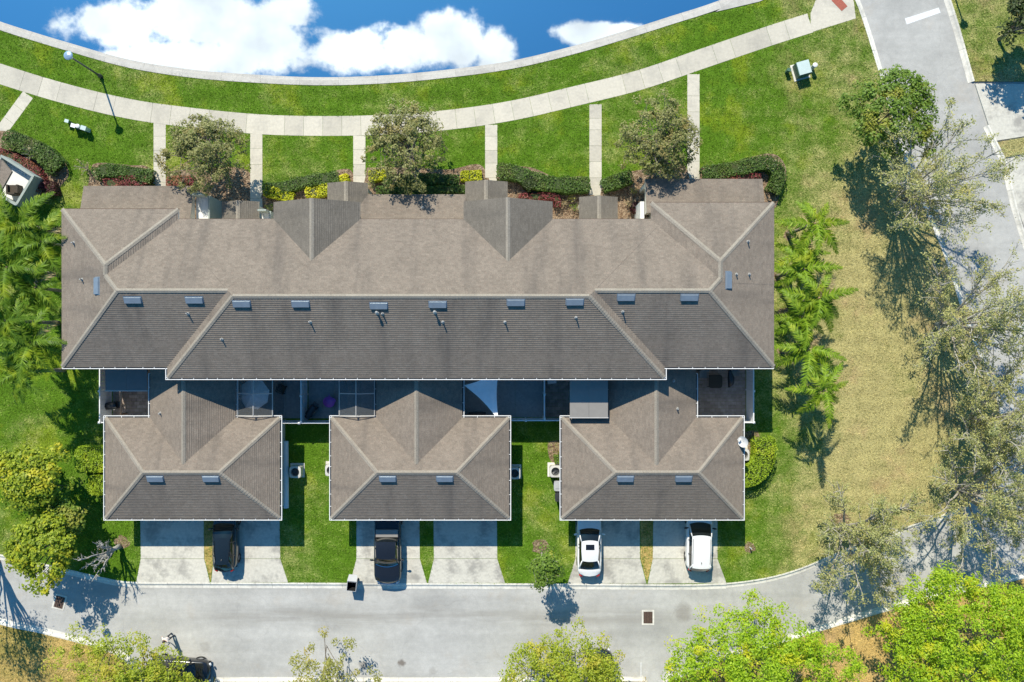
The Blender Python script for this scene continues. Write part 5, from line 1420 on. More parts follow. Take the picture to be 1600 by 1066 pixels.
# ------------------------------------------------------------------ the person by the black wagon
pf = W(271, 990, ZR)
person = thing('person', 'person in a pale top and dark trousers standing beside the black wagon', 'person', (pf.x, pf.y, ZR))
def skin_body():
    J = {'pelvis': (0, 0, .95, .13), 'waist': (0, .0, 1.10, .125), 'chest': (0, 0, 1.32, .15), 'neck': (0, .0, 1.48, .06), 'head': (0, .02, 1.60, .095), 'crown': (0, .01, 1.70, .075),
         'hl': (-.10, 0, .90, .095), 'kl': (-.12, .03, .50, .065), 'al': (-.13, 0, .10, .045), 'tl': (-.14, .16, .04, .04),
         'hr': (.10, 0, .90, .095), 'kr': (.12, .02, .50, .065), 'ar': (.13, -.02, .10, .045), 'tr': (.15, .14, .04, .04),
         'sl': (-.19, 0, 1.40, .07), 'el': (-.34, .06, 1.17, .048), 'wl': (-.30, .28, 1.10, .034), 'pl': (-.28, .36, 1.10, .032),
         'sr': (.19, 0, 1.40, .07), 'er': (.36, .0, 1.16, .048), 'wr': (.44, .10, .95, .034), 'pr': (.45, .14, .88, .032)}
    E = [('pelvis', 'waist'), ('waist', 'chest'), ('chest', 'neck'), ('neck', 'head'), ('head', 'crown'), ('pelvis', 'hl'), ('hl', 'kl'), ('kl', 'al'), ('al', 'tl'), ('pelvis', 'hr'), ('hr', 'kr'), ('kr', 'ar'), ('ar', 'tr'),
         ('chest', 'sl'), ('sl', 'el'), ('el', 'wl'), ('wl', 'pl'), ('chest', 'sr'), ('sr', 'er'), ('er', 'wr'), ('wr', 'pr')]
    # fingers
    for s, hnd in ((-1, 'pl'), (1, 'pr')):
        x, y, z, _ = J[hnd]
        fwd = Vector((.02, .07, 0.0)) if s < 0 else Vector((.01, .04, -.06))
        sd = Vector((.02, 0, 0))
        for k in range(4):
            b = Vector((x, y, z)) + sd * (k - 1.5); l = (.85, 1.0, .95, .75)[k]
            J[f'{hnd}f{k}'] = (*(b + fwd * .6 * l), .009); J[f'{hnd}g{k}'] = (*(b + fwd * 1.15 * l + Vector((0, .0, -.02))), .008)
            E += [(hnd, f'{hnd}f{k}'), (f'{hnd}f{k}', f'{hnd}g{k}')]
        J[f'{hnd}t'] = (x - s * .045, y + .03, z - .01, .010); E.append((hnd, f'{hnd}t'))
    names = list(J); me = bpy.data.meshes.new('body')
    me.from_pydata([J[n][:3] for n in names], [(names.index(a), names.index(b)) for a, b in E], [])
    ob = bpy.data.objects.new('body', me); COL.objects.link(ob)
    sk = ob.modifiers.new('skin', 'SKIN'); sk.use_smooth_shade = True
    for i, n in enumerate(names):
        v = me.skin_vertices[0].data[i]; r = J[n][3]; v.radius = (r, r); v.use_root = (n == 'pelvis')
    sb = ob.modifiers.new('sub', 'SUBSURF'); sb.levels = 1; sb.render_levels = 1
    dg = bpy.context.evaluated_depsgraph_get(); dg.update()
    me2 = bpy.data.meshes.new_from_object(ob.evaluated_get(dg)); bpy.data.objects.remove(ob)
    for m in ('skin', 'shirt', 'trousers', 'hair'): me2.materials.append(MATS[m])
    for f in me2.polygons:
        c = f.center
        f.material_index = 2 if (c.z < .98 and abs(c.x) < .28) else 1 if (c.z < 1.45 and (abs(c.x) < .30 or c.z > 1.2)) else 0
        if c.z < .09: f.material_index = 3
    return me2
me2 = skin_body(); me2.name = 'body'
bo = bpy.data.objects.new('body', me2); COL.objects.link(bo); bo.parent = person
hair = MB().grid([[(.105 * math.sin(t) * math.cos(a), .0 + .118 * math.sin(t) * math.sin(a) - .012, 1.635 + .125 * math.cos(t)) for a in np.linspace(0, 6.283, 15)] for t in np.linspace(0.05, 1.75, 7)])
hair.build('hair', 'hair', person, smooth=True, loc=(0, 0, 0))
for s in (-1, 1):
    MB().lathe([(.008, 1.610), (.014, 1.616), (.008, 1.624)], (s * .034, .112), 8).build('eye', 'hair', person, loc=(0, 0, 0))
MB().add([(-.014, .112, 1.585), (.014, .112, 1.585), (0, .14, 1.588), (0, .112, 1.625)], [(0, 1, 2), (0, 2, 3), (1, 3, 2)]).build('nose', 'skin', person, loc=(0, 0, 0))
MB().box(-.024, .024, .106, .115, 1.552, 1.560).build('mouth', 'tail_lamp', person, loc=(0, 0, 0))
person.rotation_euler.z = R(150)

# ------------------------------------------------------------------ vegetation
def leaf_cloud(P, Nrm, size, aspect, rg):
    """rhombic leaves at P facing roughly Nrm"""
    n = len(P)
    nn = Nrm + rg.normal(size=(n, 3)) * 0.45
    nn /= np.linalg.norm(nn, axis=1, keepdims=True) + 1e-9
    a = rg.normal(size=(n, 3)); a -= nn * np.sum(a * nn, axis=1, keepdims=True); a /= np.linalg.norm(a, axis=1, keepdims=True) + 1e-9
    b = np.cross(nn, a); L = (size * rg.uniform(0.65, 1.35, n))[:, None]
    V = np.empty((n, 4, 3))
    V[:, 0] = P - a * L * .5; V[:, 1] = P + b * L * .5 * aspect + a * L * .06; V[:, 2] = P + a * L * .5; V[:, 3] = P - b * L * .5 * aspect + a * L * .06
    return V.reshape(-1, 3), np.arange(n * 4).reshape(n, 4)

def curve_pts(a, b, sag, n, rg, wob=0.08):
    a, b = np.array(a, float), np.array(b, float); L = np.linalg.norm(b - a)
    off = rg.normal(size=3) * wob * L
    return [a + (b - a) * t + np.array([0, 0, sag]) * math.sin(math.pi * t) + off * math.sin(math.pi * t) * (1 if i % 2 else .7) for i, t in enumerate(np.linspace(0, 1, n))]

def tree(name, label, base, ht, zc, rad, leaf, bark='bark', nclump=130, per=60, size=.20, seed=1, off=(0, 0), rz=None, crad=(.35, .65), twigs=0, group=None, aspect=.6, lift=.5, fork=.3, shell=.45, trunk_r=.12):
    rg = np.random.default_rng(seed)
    B = W(*base); B.z = 0
    t = thing(name, label, 'tree', (B.x, B.y, 0), group)
    C = np.array([B.x + off[0], B.y + off[1], zc]); rz = rz or rad * .62
    lob = [(rg.normal(size=3), rg.uniform(-.30, .52)) for _ in range(14)]
    lob = [(d / np.linalg.norm(d), k) for d, k in lob]
    def reach(D):
        r = np.ones(len(D))
        for d, k in lob: r += k * np.clip(D @ d, 0, 1) ** 7
        return r
    D = rg.normal(size=(nclump, 3)); D /= np.linalg.norm(D, axis=1, keepdims=True)
    D[:, 2] = np.where(D[:, 2] < -.35, -D[:, 2], D[:, 2])
    rr = reach(D) * (shell + (1 - shell) * rg.uniform(0, 1, nclump) ** .5)
    CL = C + D * rr[:, None] * np.array([rad, rad, rz]) * .88
    cr = rg.uniform(*crad, nclump)
    n = nclump * per
    ci = np.repeat(np.arange(nclump), per)
    keep = rg.uniform(size=n) < np.repeat(rg.uniform(.55, 1.0, nclump), per)
    ci = ci[keep]; n = len(ci)
    d = rg.normal(size=(n, 3)); d /= np.linalg.norm(d, axis=1, keepdims=True)
    r = rg.uniform(.25, 1.0, n) ** .6
    P = CL[ci] + d * (r * cr[ci])[:, None] * np.array([1, 1, .75])
    Nn = d * .7 + D[ci] * .35 + np.array([0, .25, lift + .25])
    V, Fq = leaf_cloud(P, Nn, size, aspect, rg)
    np_mesh('crown', V, Fq, leaf, t)
    mb = MB()
    fk = np.array([B.x + off[0] * .3, B.y + off[1] * .3, zc * fork])
    mb.tube([(B.x, B.y, -.05), (B.x + off[0] * .1, B.y + off[1] * .1, fk[2] * .5), tuple(fk)], [trunk_r * 1.25, trunk_r, trunk_r * .9], 8)
    order = rg.permutation(nclump)
    ends = CL[order[:min(nclump, 16)]]
    for e_ in ends:
        pts = curve_pts(fk, e_, .25, 6, rg)
        mb.tube(pts, list(np.linspace(trunk_r * .55, .02, 6)), 5, False)
    for k in order[16:16 + twigs]:
        src = ends[rg.integers(len(ends))]; p0 = fk + (src - fk) * rg.uniform(.5, .9)
        mb.tube(curve_pts(p0, CL[k] + D[k] * cr[k] * .6, .1, 5, rg), list(np.linspace(.03, .008, 5)), 4, False)
    mb.build('trunk', bark, t, smooth=True)
    return t

def vase_tree(label, base, ht, R_, leaf, seed, nst=13, nleaf=2600, size=.17, bark='pale_bark', group='thin-leaved trees along the road', lean=(0, 0), low=.45, name='thin_leaved_tree', aspect=.42, subs=7, tuft=.26):
    rg = np.random.default_rng(seed)
    B = W(*base); t = thing(name, label, 'tree', (B.x, B.y, 0), group)
    wood = MB(); LP = []; LD = []
    wood.tube([(B.x, B.y, -.05), (B.x + rg.normal() * .05, B.y + rg.normal() * .05, .5), (B.x, B.y, 1.0)], [.20, .17, .15], 8)
    for i in range(nst):
        phi = 6.283 * (i + rg.uniform(-.35, .35)) / nst
        rho = R_ * (rg.uniform(.55, 1.0) if i % 3 else rg.uniform(.12, .4))
        zt = ht * (1 - .42 * (rho / R_) ** 1.6) * rg.uniform(.85, 1.05)
        E = np.array([B.x + rho * math.cos(phi) + lean[0] * zt / ht, B.y + rho * math.sin(phi) + lean[1] * zt / ht, zt])
        S = np.array([B.x, B.y, rg.uniform(.5, 1.1)])
        M = S + (E - S) * .5 + np.array([0, 0, .10 * ht])
        ts = np.linspace(0, 1, 8)
        pts = [(1 - u) ** 2 * S + 2 * u * (1 - u) * M + u * u * E + rg.normal(size=3) * .05 for u in ts]
        wood.tube(pts, list(np.linspace(.10, .016, 8)), 5, False)
        for _ in range(subs):
            u = rg.uniform(low * .6, .95); k = min(int(u * 7), 6); p0 = pts[k] + (pts[k + 1] - pts[k]) * (u * 7 - k)
            dr = (pts[k + 1] - pts[k]); dr = dr / np.linalg.norm(dr) + rg.normal(size=3) * .55; dr[2] = abs(dr[2]) * .6 + .15; dr /= np.linalg.norm(dr)
            ln = R_ * rg.uniform(.18, .42) * (1.1 - .4 * u)
            q = [p0 + dr * ln * s + np.array([0, 0, -.12 * ln * s * s]) + rg.normal(size=3) * .03 for s in (0, .35, .7, 1)]
            wood.tube(q, [.034, .026, .017, .009], 4, False)
            for _k in range(4):
                p1 = q[1] + (q[3] - q[1]) * rg.uniform(0, 1); d2 = dr + rg.normal(size=3) * .6; d2 /= np.linalg.norm(d2)
                wood.tube([p1, p1 + d2 * ln * .35], [.012, .005], 3, False)
                LP.append((p1 + d2 * ln * .25, dr))
            LP += [(q[2], dr), (q[3], dr)]
        LP += [(pts[-1], pts[-1] - pts[-2]), (pts[-2], pts[-1] - pts[-2])]
    A = np.array([p for p, _ in LP]); w = rg.uniform(.0, 1, len(A)) ** 3.0; w /= w.sum()
    ci = rg.choice(len(A), nleaf, p=w)
    P = A[ci] + rg.normal(size=(nleaf, 3)) * np.array([tuft, tuft, tuft * .8])
    Nn = rg.normal(size=(nleaf, 3)) * .5 + np.array([-.1, .35, .9])
    V, Fq = leaf_cloud(P, Nn, size, aspect, rg)
    np_mesh('crown', V, Fq, leaf, t)
    wood.build('trunk', bark, t, smooth=True)
    return t

# --- front-yard oaks
OAK = dict(name='oak_tree', ht=5.6, zc=3.7, leaf='leaf_oak', nclump=200, per=65, size=.15, crad=(.22, .5), twigs=90, group='olive oaks on the front lawn', shell=.35)
tree(label='olive oak on the front lawn left of the second path', base=(350, 257), rad=3.3, seed=11, off=(-.1, .15), **OAK)
tree(label='olive oak on the front lawn between the third and fourth paths', base=(645, 247), rad=3.1, seed=12, off=(-.05, .3), **OAK)
tree(label='olive oak crowding the rightmost front path', base=(1016, 247), rad=2.95, seed=13, off=(.1, .2), **OAK)
# --- broadleaf tree by the road
tree('broadleaf_tree', 'leafy mid-green tree at the road edge beside the transformer lawn', (1352, 208), 6.8, 4.4, 3.0, 'leaf_mid', nclump=230, per=66, size=.18, seed=24, off=(.1, .35), crad=(.25, .55), twigs=30, aspect=.65, shell=.55)
tree('broadleaf_tree', 'dark green tree at the top right corner', (1560, 62), 6.0, 3.8, 2.3, 'leaf_dark', nclump=110, per=60, size=.24, seed=22, off=(.3, .5), crad=(.35, .65), twigs=10)
# --- tall thin-leaved trees along the road
vase_tree('tall thin-leaved tree at the road edge just below the leafy green tree', (1392, 316), 9.4, 5.6, 'leaf_olive', 31, nst=21, nleaf=14500, subs=13, size=.15, tuft=.15, lean=(.7, .25))
vase_tree('tall thin-leaved tree leaning over the road, second down the right edge', (1462, 508), 9.2, 5.6, 'leaf_olive', 32, nst=20, nleaf=14500, subs=13, size=.15, tuft=.15, lean=(.7, .25))
vase_tree('tall thin-leaved tree at the road edge in the right-hand middle', (1500, 655), 8.8, 5.2, 'leaf_olive', 33, nst=19, nleaf=14500, subs=13, size=.15, tuft=.15, lean=(.5, 0))
vase_tree('tall thin-leaved tree at the road bend, lowest of those along the right edge', (1486, 762), 9.0, 5.2, 'leaf_olive', 34, nst=19, nleaf=14500, subs=13, size=.15, tuft=.15, lean=(.5, 0))
vase_tree('thin-leaved tree standing in a mulch ring at the bend of the lane', (1312, 820), 7.8, 4.7, 'leaf_olive', 35, nst=16, nleaf=14500, subs=14, size=.15, tuft=.15)
# --- round trees by the first garage
RND = dict(name='round_tree', leaf='leaf_round', nclump=150, per=75, size=.20, crad=(.28, .6), twigs=12, aspect=.7, group='round yellow-green trees by the first garage', shell=.5)
tree(label='round yellow-green tree next to the clipped box hedges', base=(94, 737), ht=5, zc=3.3, rad=2.4, seed=41, off=(0, -.1), **RND)
tree(label='round yellow-green tree overhanging the lane at the left edge', base=(114, 830), ht=5, zc=3.3, rad=2.4, seed=42, off=(-.2, .0), **RND)
tree(label='smaller green tree squeezed between the two round trees', base=(132, 800), ht=3.6, zc=2.6, rad=1.3, seed=43, **dict(RND, nclump=60, leaf='leaf_mid'))
vase_tree('bare grey dead tree beside the first driveway', (187, 853), 4.6, 1.7, 'leaf_straw', 44, nst=7, nleaf=60, size=.08, bark='dead_bark', group=None, name='dead_tree', lean=(-.3, -.2), subs=8)
vase_tree('tall tree beyond the left edge shading the dry verge', (-4, 878), 9.4, 2.2, 'leaf_mid', 46, nst=11, nleaf=1900, size=.2, low=1.1, group=None, name='broadleaf_tree', lean=(.3, 0), tuft=.34)
# --- small tree between the second and third garage
tree('young_tree', 'young slender tree by the lane between the second and third garages', (846, 861), 5.2, 3.9, 1.25, 'leaf_mid', 'pale_bark', nclump=56, per=52, size=.17, seed=51, off=(.05, -.15), rz=1.3, crad=(.22, .45), twigs=22, trunk_r=.07, fork=.55)
# --- trees along the bottom edge
LIME = dict(name='lime_tree', crad=(.35, .75), twigs=30, aspect=.5, group='lime-green trees along the lower verge', shell=.45)
tree(label='big lime-green tree at the bottom, left of the dry gap', base=(1150, 1030), ht=8, zc=4.9, rad=6.0, leaf='leaf_lime', nclump=620, per=110, size=.165, seed=61, off=(0, .2), **LIME)
tree(label='very large lime-yellow tree filling the bottom right corner', base=(1452, 985), ht=9, zc=5.2, rad=6.6, leaf='leaf_lime', nclump=760, per=110, size=.165, seed=62, off=(.2, .0), **LIME)
tree(label='lime-yellow tree at the bottom centre over the parking bays', base=(876, 1046), ht=6, zc=4.0, rad=5.0, leaf='leaf_lime_yellow', nclump=470, per=90, size=.16, seed=63, off=(0, -.2), **LIME)
tree(label='thin yellow-green tree at the bottom edge, left of the two oil spots', base=(528, 1066), ht=5, zc=3.6, rad=4.3, leaf='leaf_pale', nclump=400, per=55, size=.16, seed=64, off=(0, -.7), **dict(LIME, crad=(.3, .55), twigs=60))
tree(label='yellow-green tree spreading over the black wagon at the bottom left', base=(246, 1066), ht=6, zc=4.0, rad=5.3, leaf='leaf_lime_yellow', nclump=620, per=78, size=.155, seed=68, off=(0, -.2), **dict(LIME, crad=(.3, .6), twigs=60))

# --- palms
def frond_mesh(seed, L=2.5, arch=.55, n=46, mat='leaf_palm'):
    rg = np.random.default_rng(seed)
    def rach(s): return np.array([L * (s * .97 - .06 * s * s), .10 * math.sin(s * 2.5) * rg.uniform(.9, 1.1), 1.0 * s - (1.75 + arch * .6) * s * s])
    V = []; Fc = []
    R0 = [rach(s) for s in np.linspace(0, 1, 12)]
    for i in range(11):
        p, q = R0[i], R0[i + 1]; w = .035 * (1 - i / 12) + .006
        o = len(V); V += [p + [0, w, 0], p - [0, w, 0], q - [0, w * .9, 0], q + [0, w * .9, 0]]; Fc.append([o, o + 1, o + 2, o + 3])
    for i in range(n):
        s = .12 + .88 * (i + .5) / n; p = rach(s); d = rach(min(s + .03, 1)) - p; d /= np.linalg.norm(d)
        ll = .56 * math.sin(math.pi * (.18 + .78 * s)) ** .7 * rg.uniform(.85, 1.1)
        for sgn in (-1, 1):
            side = np.array([-d[1], d[0], 0]); side /= np.linalg.norm(side)
            dirv = side * sgn * .85 + d * (.35 + .45 * s) + np.array([0, 0, rg.uniform(-.55, .40)]); dirv /= np.linalg.norm(dirv)
            tip = p + dirv * ll + np.array([0, 0, -.22 * ll]); mid = p + dirv * ll * .5
            w = d * .042
            o = len(V); V += [p - w * .5, p + w * .5, mid + w, tip, mid - w]; Fc.append([o, o + 1, o + 2, o + 3, o + 4][:5])
    me = bpy.data.meshes.new('frond'); me.from_pydata([tuple(v) for v in V], [], Fc); me.materials.append(MATS[mat]); return me
FR = [frond_mesh(i, 2.35 + .2 * (i % 3), .35 + .3 * i) for i in range(4)]
FRS = frond_mesh(30, 2.1, 1.6, 30, mat='leaf_straw')
FRD = [frond_mesh(10 + i, 2.5 + .2 * (i % 3), .45 + .3 * i, mat='leaf_palm_dark') for i in range(4)]
def palm(label, base, ht, seed, nf=10, dark=False, lean=(0, 0), group='feather palms', scale=1.0):
    rg = random.Random(seed)
    B = W(*base); t = thing('palm_tree', label, 'palm', (B.x, B.y, 0), group)
    tx, ty = B.x + lean[0], B.y + lean[1]
    pts = [(B.x + lean[0] * s * s, B.y + lean[1] * s * s, ht * s) for s in np.linspace(0, 1, 8)]
    MB().tube(pts, [.19, .15, .13, .12, .115, .11, .12, .10], 9).build('trunk', 'palm_trunk', t, smooth=True)
    MB().tube([(tx, ty, ht - .1), (tx, ty, ht + .35)], [.12, .06], 8).build('crownshaft', 'palm_boot', t, smooth=True)
    for i in range(nf):
        o = bpy.data.objects.new('frond', FRS if (i == 1 and seed % 2) else rg.choice(FRD if dark else FR)); COL.objects.link(o); o.parent = t
        o.location = (lean[0], lean[1], ht + .18)
        up = rg.uniform(-.12, .5) if i % 3 else rg.uniform(.45, .9)
        o.rotation_euler = (rg.uniform(-.3, .3), -up, 6.283 * (i + rg.uniform(-.28, .28)) / nf)
        k = scale * rg.uniform(.75, 1.15); o.scale = (k, k, k)
right_labels = ['topmost palm of the row on the right lawn', 'short palm just under the topmost one on the right lawn', 'palm touching the roof edge in the upper half of the right row', 'palm bulging outward in the middle of the right row',
                'palm over the mulch spot in the middle of the right row', 'second lowest palm of the right row', 'lowest palm of the right row, with its long fanned shadow on the lawn']
for i, (b, h_) in enumerate((((1231, 366), 4.3), ((1222, 408), 3.4), ((1214, 432), 4.4), ((1236, 474), 4.8), ((1218, 500), 4.0), ((1221, 548), 4.3), ((1242, 606), 4.9))):
    palm(right_labels[i], b, h_, 100 + i, 8 + i % 2, group='palms on the right lawn', lean=(.25 if i in (0, 2, 5) else .1, .12), scale=.95)
left_labels = ['palm nearest the neighbouring house on the left', 'palm crowded in the upper part of the left group', 'palm standing by the trunk stub in the upper left group', 'palm in the left group whose trunk shows by the roof edge',
               'palm in the middle of the left group against the frame', 'palm at the lower end of the left group by the roof corner', 'lowest palm of the left group over the open lawn']
for i, (b, h_) in enumerate((((100, 366), 4.7), ((132, 392), 4.8), ((94, 430), 5.6), ((126, 458), 5.0), ((92, 505), 5.6), ((122, 536), 5.2), ((100, 578), 4.6))):
    palm(left_labels[i], b, h_, 200 + i, 10 + i % 3, True, group='palms on the left side', lean=(-.15, .05), scale=1.0)

# --- hedges and shrubs
def hedge(name, label, pts, width, h, leaf, seed, cat='hedge', group=None, size=.13, dens=230, bumpy=.10, z0=None):
    rg = np.random.default_rng(seed)
    w2 = [tuple(W(x, y, h * .85).xy) for x, y in pts]
    P = Path(w2, .15) if len(w2) > 1 else None
    c = np.mean(np.array(w2), axis=0)
    L = P.L
    hw = width / 2
    ncore = max(3, int(L / .35) + 1)
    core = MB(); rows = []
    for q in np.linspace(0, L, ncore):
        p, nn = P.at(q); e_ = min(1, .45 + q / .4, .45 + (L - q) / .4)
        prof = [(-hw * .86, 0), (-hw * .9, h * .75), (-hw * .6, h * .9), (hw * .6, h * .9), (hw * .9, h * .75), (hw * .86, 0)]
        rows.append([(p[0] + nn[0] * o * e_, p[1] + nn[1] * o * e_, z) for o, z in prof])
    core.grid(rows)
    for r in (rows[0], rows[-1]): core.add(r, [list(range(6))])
    area = (L + width) * (width + 2 * h)
    n = int(area * dens)
    q = rg.uniform(-hw * .35, L + hw * .35, n); s = rg.uniform(-1, 1, n)
    perim = width + 2 * h; u = rg.uniform(0, perim, n)
    off = np.where(u < h, -hw, np.where(u > h + width, hw, u - h - hw)); z = np.where(u < h, u, np.where(u > h + width, perim - u, h))
    nrm = np.zeros((n, 3)); side = np.where(u < h, -1.0, np.where(u > h + width, 1.0, 0.0))
    px = np.empty((n, 3))
    qs = np.clip(q, 0, L)
    bx = np.interp(qs, P.s, P.p[:, 0]); by = np.interp(qs, P.s, P.p[:, 1])
    ex = np.interp(qs + .1, P.s, P.p[:, 0]) - np.interp(qs - .1, P.s, P.p[:, 0]); ey = np.interp(qs + .1, P.s, P.p[:, 1]) - np.interp(qs - .1, P.s, P.p[:, 1])
    el = np.hypot(ex, ey) + 1e-9; nx, ny = -ey / el, ex / el; dx, dy = ex / el, ey / el
    over = q - qs
    rnd = np.sqrt(np.clip(1 - (over / (hw * .36 + 1e-6)) ** 2 * .8, .1, 1))
    off = off * rnd
    b = bumpy * (np.sin(bx * 3.1 + by * 2.3) + np.sin(bx * 5.7 - by * 4.1 + 1) * .6 + rg.normal(size=n) * .5)
    px[:, 0] = bx + nx * off * (1 + b * .5) + dx * over; px[:, 1] = by + ny * off * (1 + b * .5) + dy * over; px[:, 2] = np.clip(z + b * .7 * (z > h * .5), .05, None)
    nrm[:, 0] = nx * side; nrm[:, 1] = ny * side; nrm[:, 2] = np.where(side == 0, 1, .35)
    V, Fq = leaf_cloud(px, nrm, size, .65, rg)
    o = np_mesh(name, V, Fq, leaf, None, loc=(c[0], c[1], 0))
    tag(o, label, cat, group)
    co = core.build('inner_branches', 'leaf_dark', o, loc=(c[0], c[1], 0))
    return o
FS = 'foundation shrubs along the front beds'
HEDGES = [
    ('hedge', 'dark green curved hedge at the corner bed by the neighbouring house', [(10, 217), (40, 227), (68, 241), (88, 262)], 1.35, .8, 'leaf_hedge', 'hedge'),
    ('red_hedge', 'red-leaved hedge along the neighbouring balcony', [(-5, 240), (20, 248), (45, 262), (60, 280), (64, 296)], .85, .7, 'leaf_red', 'hedge'),
    ('maroon_shrub', 'dark maroon shrub at the tip of the corner bed', [(76, 288), (80, 304)], .85, .7, 'leaf_maroon', 'shrub'),
    ('hedge', 'dark green shrub row left of the first front path', [(150, 272), (165, 266), (200, 270), (236, 276)], .95, .75, 'leaf_hedge', 'hedge'),
    ('red_hedge', 'trimmed red hedge against the porch roof left of the first path', [(166, 287), (195, 284), (228, 283)], .75, .7, 'leaf_red', 'hedge'),
    ('red_hedge', 'red hedge right of the first front path under the oak', [(262, 284), (280, 283), (300, 282)], .7, .7, 'leaf_red', 'hedge'),
    ('maroon_shrub', 'small maroon shrub beside the white balcony deck', [(336, 322), (337, 336)], .55, .9, 'leaf_red', 'shrub'),
    ('hedge', 'low green hedge right of the second front path', [(414, 296), (445, 292), (480, 283), (526, 276)], .85, .65, 'leaf_hedge', 'hedge'),
    ('yellow_shrub', 'bright yellow-green shrub mound beside the second path', [(416, 299), (435, 303), (456, 309)], .75, .6, 'leaf_yellow', 'shrub'),
    ('yellow_shrub', 'bright yellow-green shrub mound left of the small entry gable', [(480, 301), (496, 300), (512, 295)], .75, .6, 'leaf_yellow', 'shrub'),
    ('yellow_shrub', 'small bright yellow shrub just left of the third path', [(526, 284), (543, 277)], .5, .6, 'leaf_yellow', 'shrub'),
    ('yellow_shrub', 'bright yellow shrub just right of the third path', [(579, 276), (600, 272)], .75, .7, 'leaf_yellow', 'shrub'),
    ('hedge', 'dark shaded hedge under the middle oak', [(602, 284), (640, 281), (680, 280), (714, 283)], .8, .7, 'leaf_hedge', 'hedge'),
    ('hedge', 'straight clipped hedge touching the middle porch roof', [(590, 298), (640, 298), (690, 297), (727, 296)], .55, .9, 'leaf_hedge', 'hedge'),
    ('yellow_shrub', 'bright yellow shrub just left of the fourth path', [(722, 275), (750, 275)], .75, .7, 'leaf_yellow', 'shrub'),
    ('hedge', 'wide dark green hedge between the fourth and fifth paths', [(780, 268), (806, 270), (825, 278), (850, 286), (885, 289), (918, 288)], 1.15, .9, 'leaf_hedge', 'hedge'),
    ('hedge', 'dark rounded clump bulging from the wide hedge', [(824, 283), (832, 290)], 1.0, 1.05, 'leaf_dark', 'shrub'),
    ('red_hedge', 'dusty red hedge wrapping the second gable', [(812, 309), (845, 307), (868, 309), (871, 322)], .5, .6, 'leaf_red', 'hedge'),
    ('hedge', 'green hedge right of the fifth path running under the oak', [(944, 290), (962, 284), (985, 276)], 1.0, .85, 'leaf_hedge', 'hedge'),
    ('maroon_shrub', 'maroon shrub in the mulch beside the right porch', [(990, 322), (1002, 330)], .7, .7, 'leaf_maroon', 'shrub'),
    ('hedge', 'long green hedge curling round the right front corner', [(1100, 270), (1130, 267), (1165, 260), (1195, 254), (1213, 262), (1217, 280), (1209, 298)], 1.05, .8, 'leaf_hedge', 'hedge'),
    ('red_hedge', 'thin red hedge behind the right porch roof edge', [(1108, 279), (1150, 276), (1188, 276)], .4, .6, 'leaf_red', 'hedge'),
    ('box_hedge', 'large clipped square hedge left of the first garage', [(126, 718), (164, 718)], 1.85, 1.25, 'leaf_hedge_bright', 'hedge'),
    ('box_hedge', 'smaller clipped hedge below the large square one', [(142, 758), (165, 758)], 1.4, 1.1, 'leaf_hedge_bright', 'hedge'),
    ('box_hedge', 'thick bright green hedge curving round the dish corner of the third garage', [(1194, 688), (1196, 708), (1190, 728), (1176, 741), (1158, 747)], 1.5, 1.2, 'leaf_hedge_bright', 'hedge'),
    ('green_shrub', 'small green shrub beside the sunlit air conditioner', [(871, 712), (873, 722)], .55, .6, 'leaf_mid', 'shrub')]
for i, (nm, lb, pts, wd, h_, lf, ct) in enumerate(HEDGES):
    hedge(nm, lb, pts, wd, h_, lf, 300 + i, ct, group=FS if 4 <= i <= 21 and ct == 'shrub' and lf == 'leaf_yellow' else None, size=.12 if lf != 'leaf_yellow' else .15, bumpy=.05 if nm == 'box_hedge' else .10, dens=200)
# sparse twiggy plants
def twiggy(name, label, base, h, spread, n, seed, leaf='leaf_straw', nleaf=90, bark='pale_bark', cat='plant'):
    rg = np.random.default_rng(seed); B = W(*base); t = thing(name, label, cat, (B.x, B.y, 0))
    mb = MB(); LP = []
    for i in range(n):
        a = 6.283 * (i + rg.uniform(-.3, .3)) / n; e_ = np.array([B.x + spread * math.cos(a) * rg.uniform(.4, 1), B.y + spread * math.sin(a) * rg.uniform(.4, 1), h * rg.uniform(.7, 1)])
        pts = curve_pts((B.x, B.y, 0), e_, .1, 5, rg); mb.tube(pts, list(np.linspace(.02, .006, 5)), 4, False); LP += pts[2:]
    mb.build('stem', bark, t)
    A = np.array(LP); P = A[rg.integers(len(A), size=nleaf)] + rg.normal(size=(nleaf, 3)) * .07
    V, Fq = leaf_cloud(P, np.tile([0, 0, .6], (nleaf, 1)) + rg.normal(size=(nleaf, 3)) * .4, .11, .5, rg); np_mesh('foliage', V, Fq, leaf, t)
twiggy('dry_shrub', 'withered straw-coloured shrub at the left end of the front bed', (138, 264), 1.0, .75, 14, 401, nleaf=160)
twiggy('dry_shrub', 'withered twiggy shrub on the hedge of the right front corner', (1198, 262), 1.3, .6, 12, 402, nleaf=60)
twiggy('dry_shrub', 'withered twigs poking out of the curved corner hedge', (58, 244), 1.4, .6, 12, 403, nleaf=50)
for i, (b, lf) in enumerate((((880, 318), 'leaf_straw'), ((897, 326), 'leaf_mid'), ((981, 318), 'leaf_straw'), ((893, 312), 'leaf_pale'), ((424, 326), 'leaf_mid'), ((988, 300), 'leaf_pale'))):
    twiggy('bed_plant', ['pale dried plant right of the second gable', 'leafy green plant left of the small right entry gable', 'pale flowering plant right of the small right entry gable', 'tiny pale plant in the mulch above the leafy green one',
        'small green plant beside the left gable', 'wispy pale plant near the right oak'][i], b, .6, .32, 8, 410 + i, lf, 90)

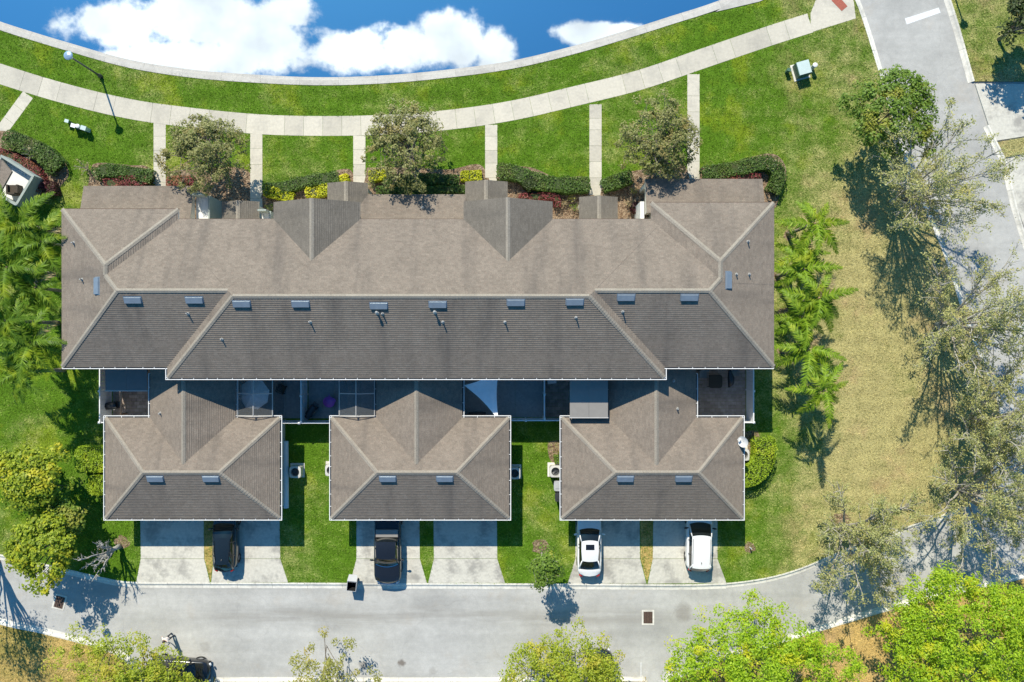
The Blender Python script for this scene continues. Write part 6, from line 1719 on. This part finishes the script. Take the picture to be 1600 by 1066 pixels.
# --- grass blades over the lawns
def scatter(polys, excl, n, box, rg):
    P = np.stack([rg.uniform(box[0], box[1], n), rg.uniform(box[2], box[3], n)], 1)
    keep = np.zeros(n, bool)
    for p in polys: keep |= inpoly(P, p)
    for p in excl: keep &= ~inpoly(P, p)
    return P[keep]
def rect(x0, x1, y0, y1): return [(x0, y0), (x1, y0), (x1, y1), (x0, y1)]
EXCL = DRIVE_POLYS + BED_POLYS[:8] + [rect(-30, 17.3, -2, 8.5), rect(-30, 17.5, -6, -1)] + [rect(a + .4, b - .4, GY0 + .4, GY1) for a, b, _, _ in GAR]
EXCL.append(sw.piece(0, sw.L, -.76, .76, 120)); EXCL.append(dp.piece(0, dp.L, -.47, .47, 10))
EXCL.append(G2([(1266, 21), (1274, 2), (1300, -40), (1319, -30), (1334, 3), (1337, 29), (1266, 51)]))
for x0, x1, y0, y1 in ((240, 259, 190, 320), (391, 410, 209, 345), (552, 571, 212, 320), (758, 777, 195, 320), (921, 940, 163, 345), (1074, 1093, 116, 300)):
    a, b = W(x0, y0), W(x1, y1); EXCL.append(rect(a.x - .02, b.x + .02, b.y, a.y))
def grass(name, label, polys, n, mat, seed):
    rg = np.random.default_rng(seed)
    P = scatter(polys, EXCL, n, (-39, 39, -26.5, 25.5), rg)
    m = len(P); k = 3
    B = np.repeat(np.concatenate([P, np.zeros((m, 1))], 1), k, axis=0) + np.concatenate([rg.normal(size=(m * k, 2)) * .035, np.zeros((m * k, 1))], 1)
    a = rg.uniform(0, 6.283, m * k); d = np.stack([np.cos(a), np.sin(a), np.zeros(m * k)], 1); s = np.stack([-np.sin(a), np.cos(a), np.zeros(m * k)], 1)
    hh = rg.uniform(.03, .085, m * k)[:, None]; w = rg.uniform(.010, .022, m * k)[:, None]
    V = np.empty((m * k, 3, 3)); V[:, 0] = B - s * w; V[:, 1] = B + s * w; V[:, 2] = B + d * rg.uniform(.03, .10, m * k)[:, None] + np.array([0, 0, 1]) * hh
    o = np_mesh(name, V.reshape(-1, 3), np.arange(m * k * 3).reshape(-1, 3), mat, None, loc=(0, 0, 0))
    tag(o, label, 'grass', kind='stuff')
grass('grass', 'short green and straw-coloured grass of the lawns', [LAWN_MAIN, LAWN_NE, LAWN_NE2], 330000, 'grass_blade', 501)
grass('dry_grass', 'parched brown grass of the lower verges', [LAWN_SW, LAWN_SS, LAWN_SE], 330000, 'dry_grass_blade', 502)
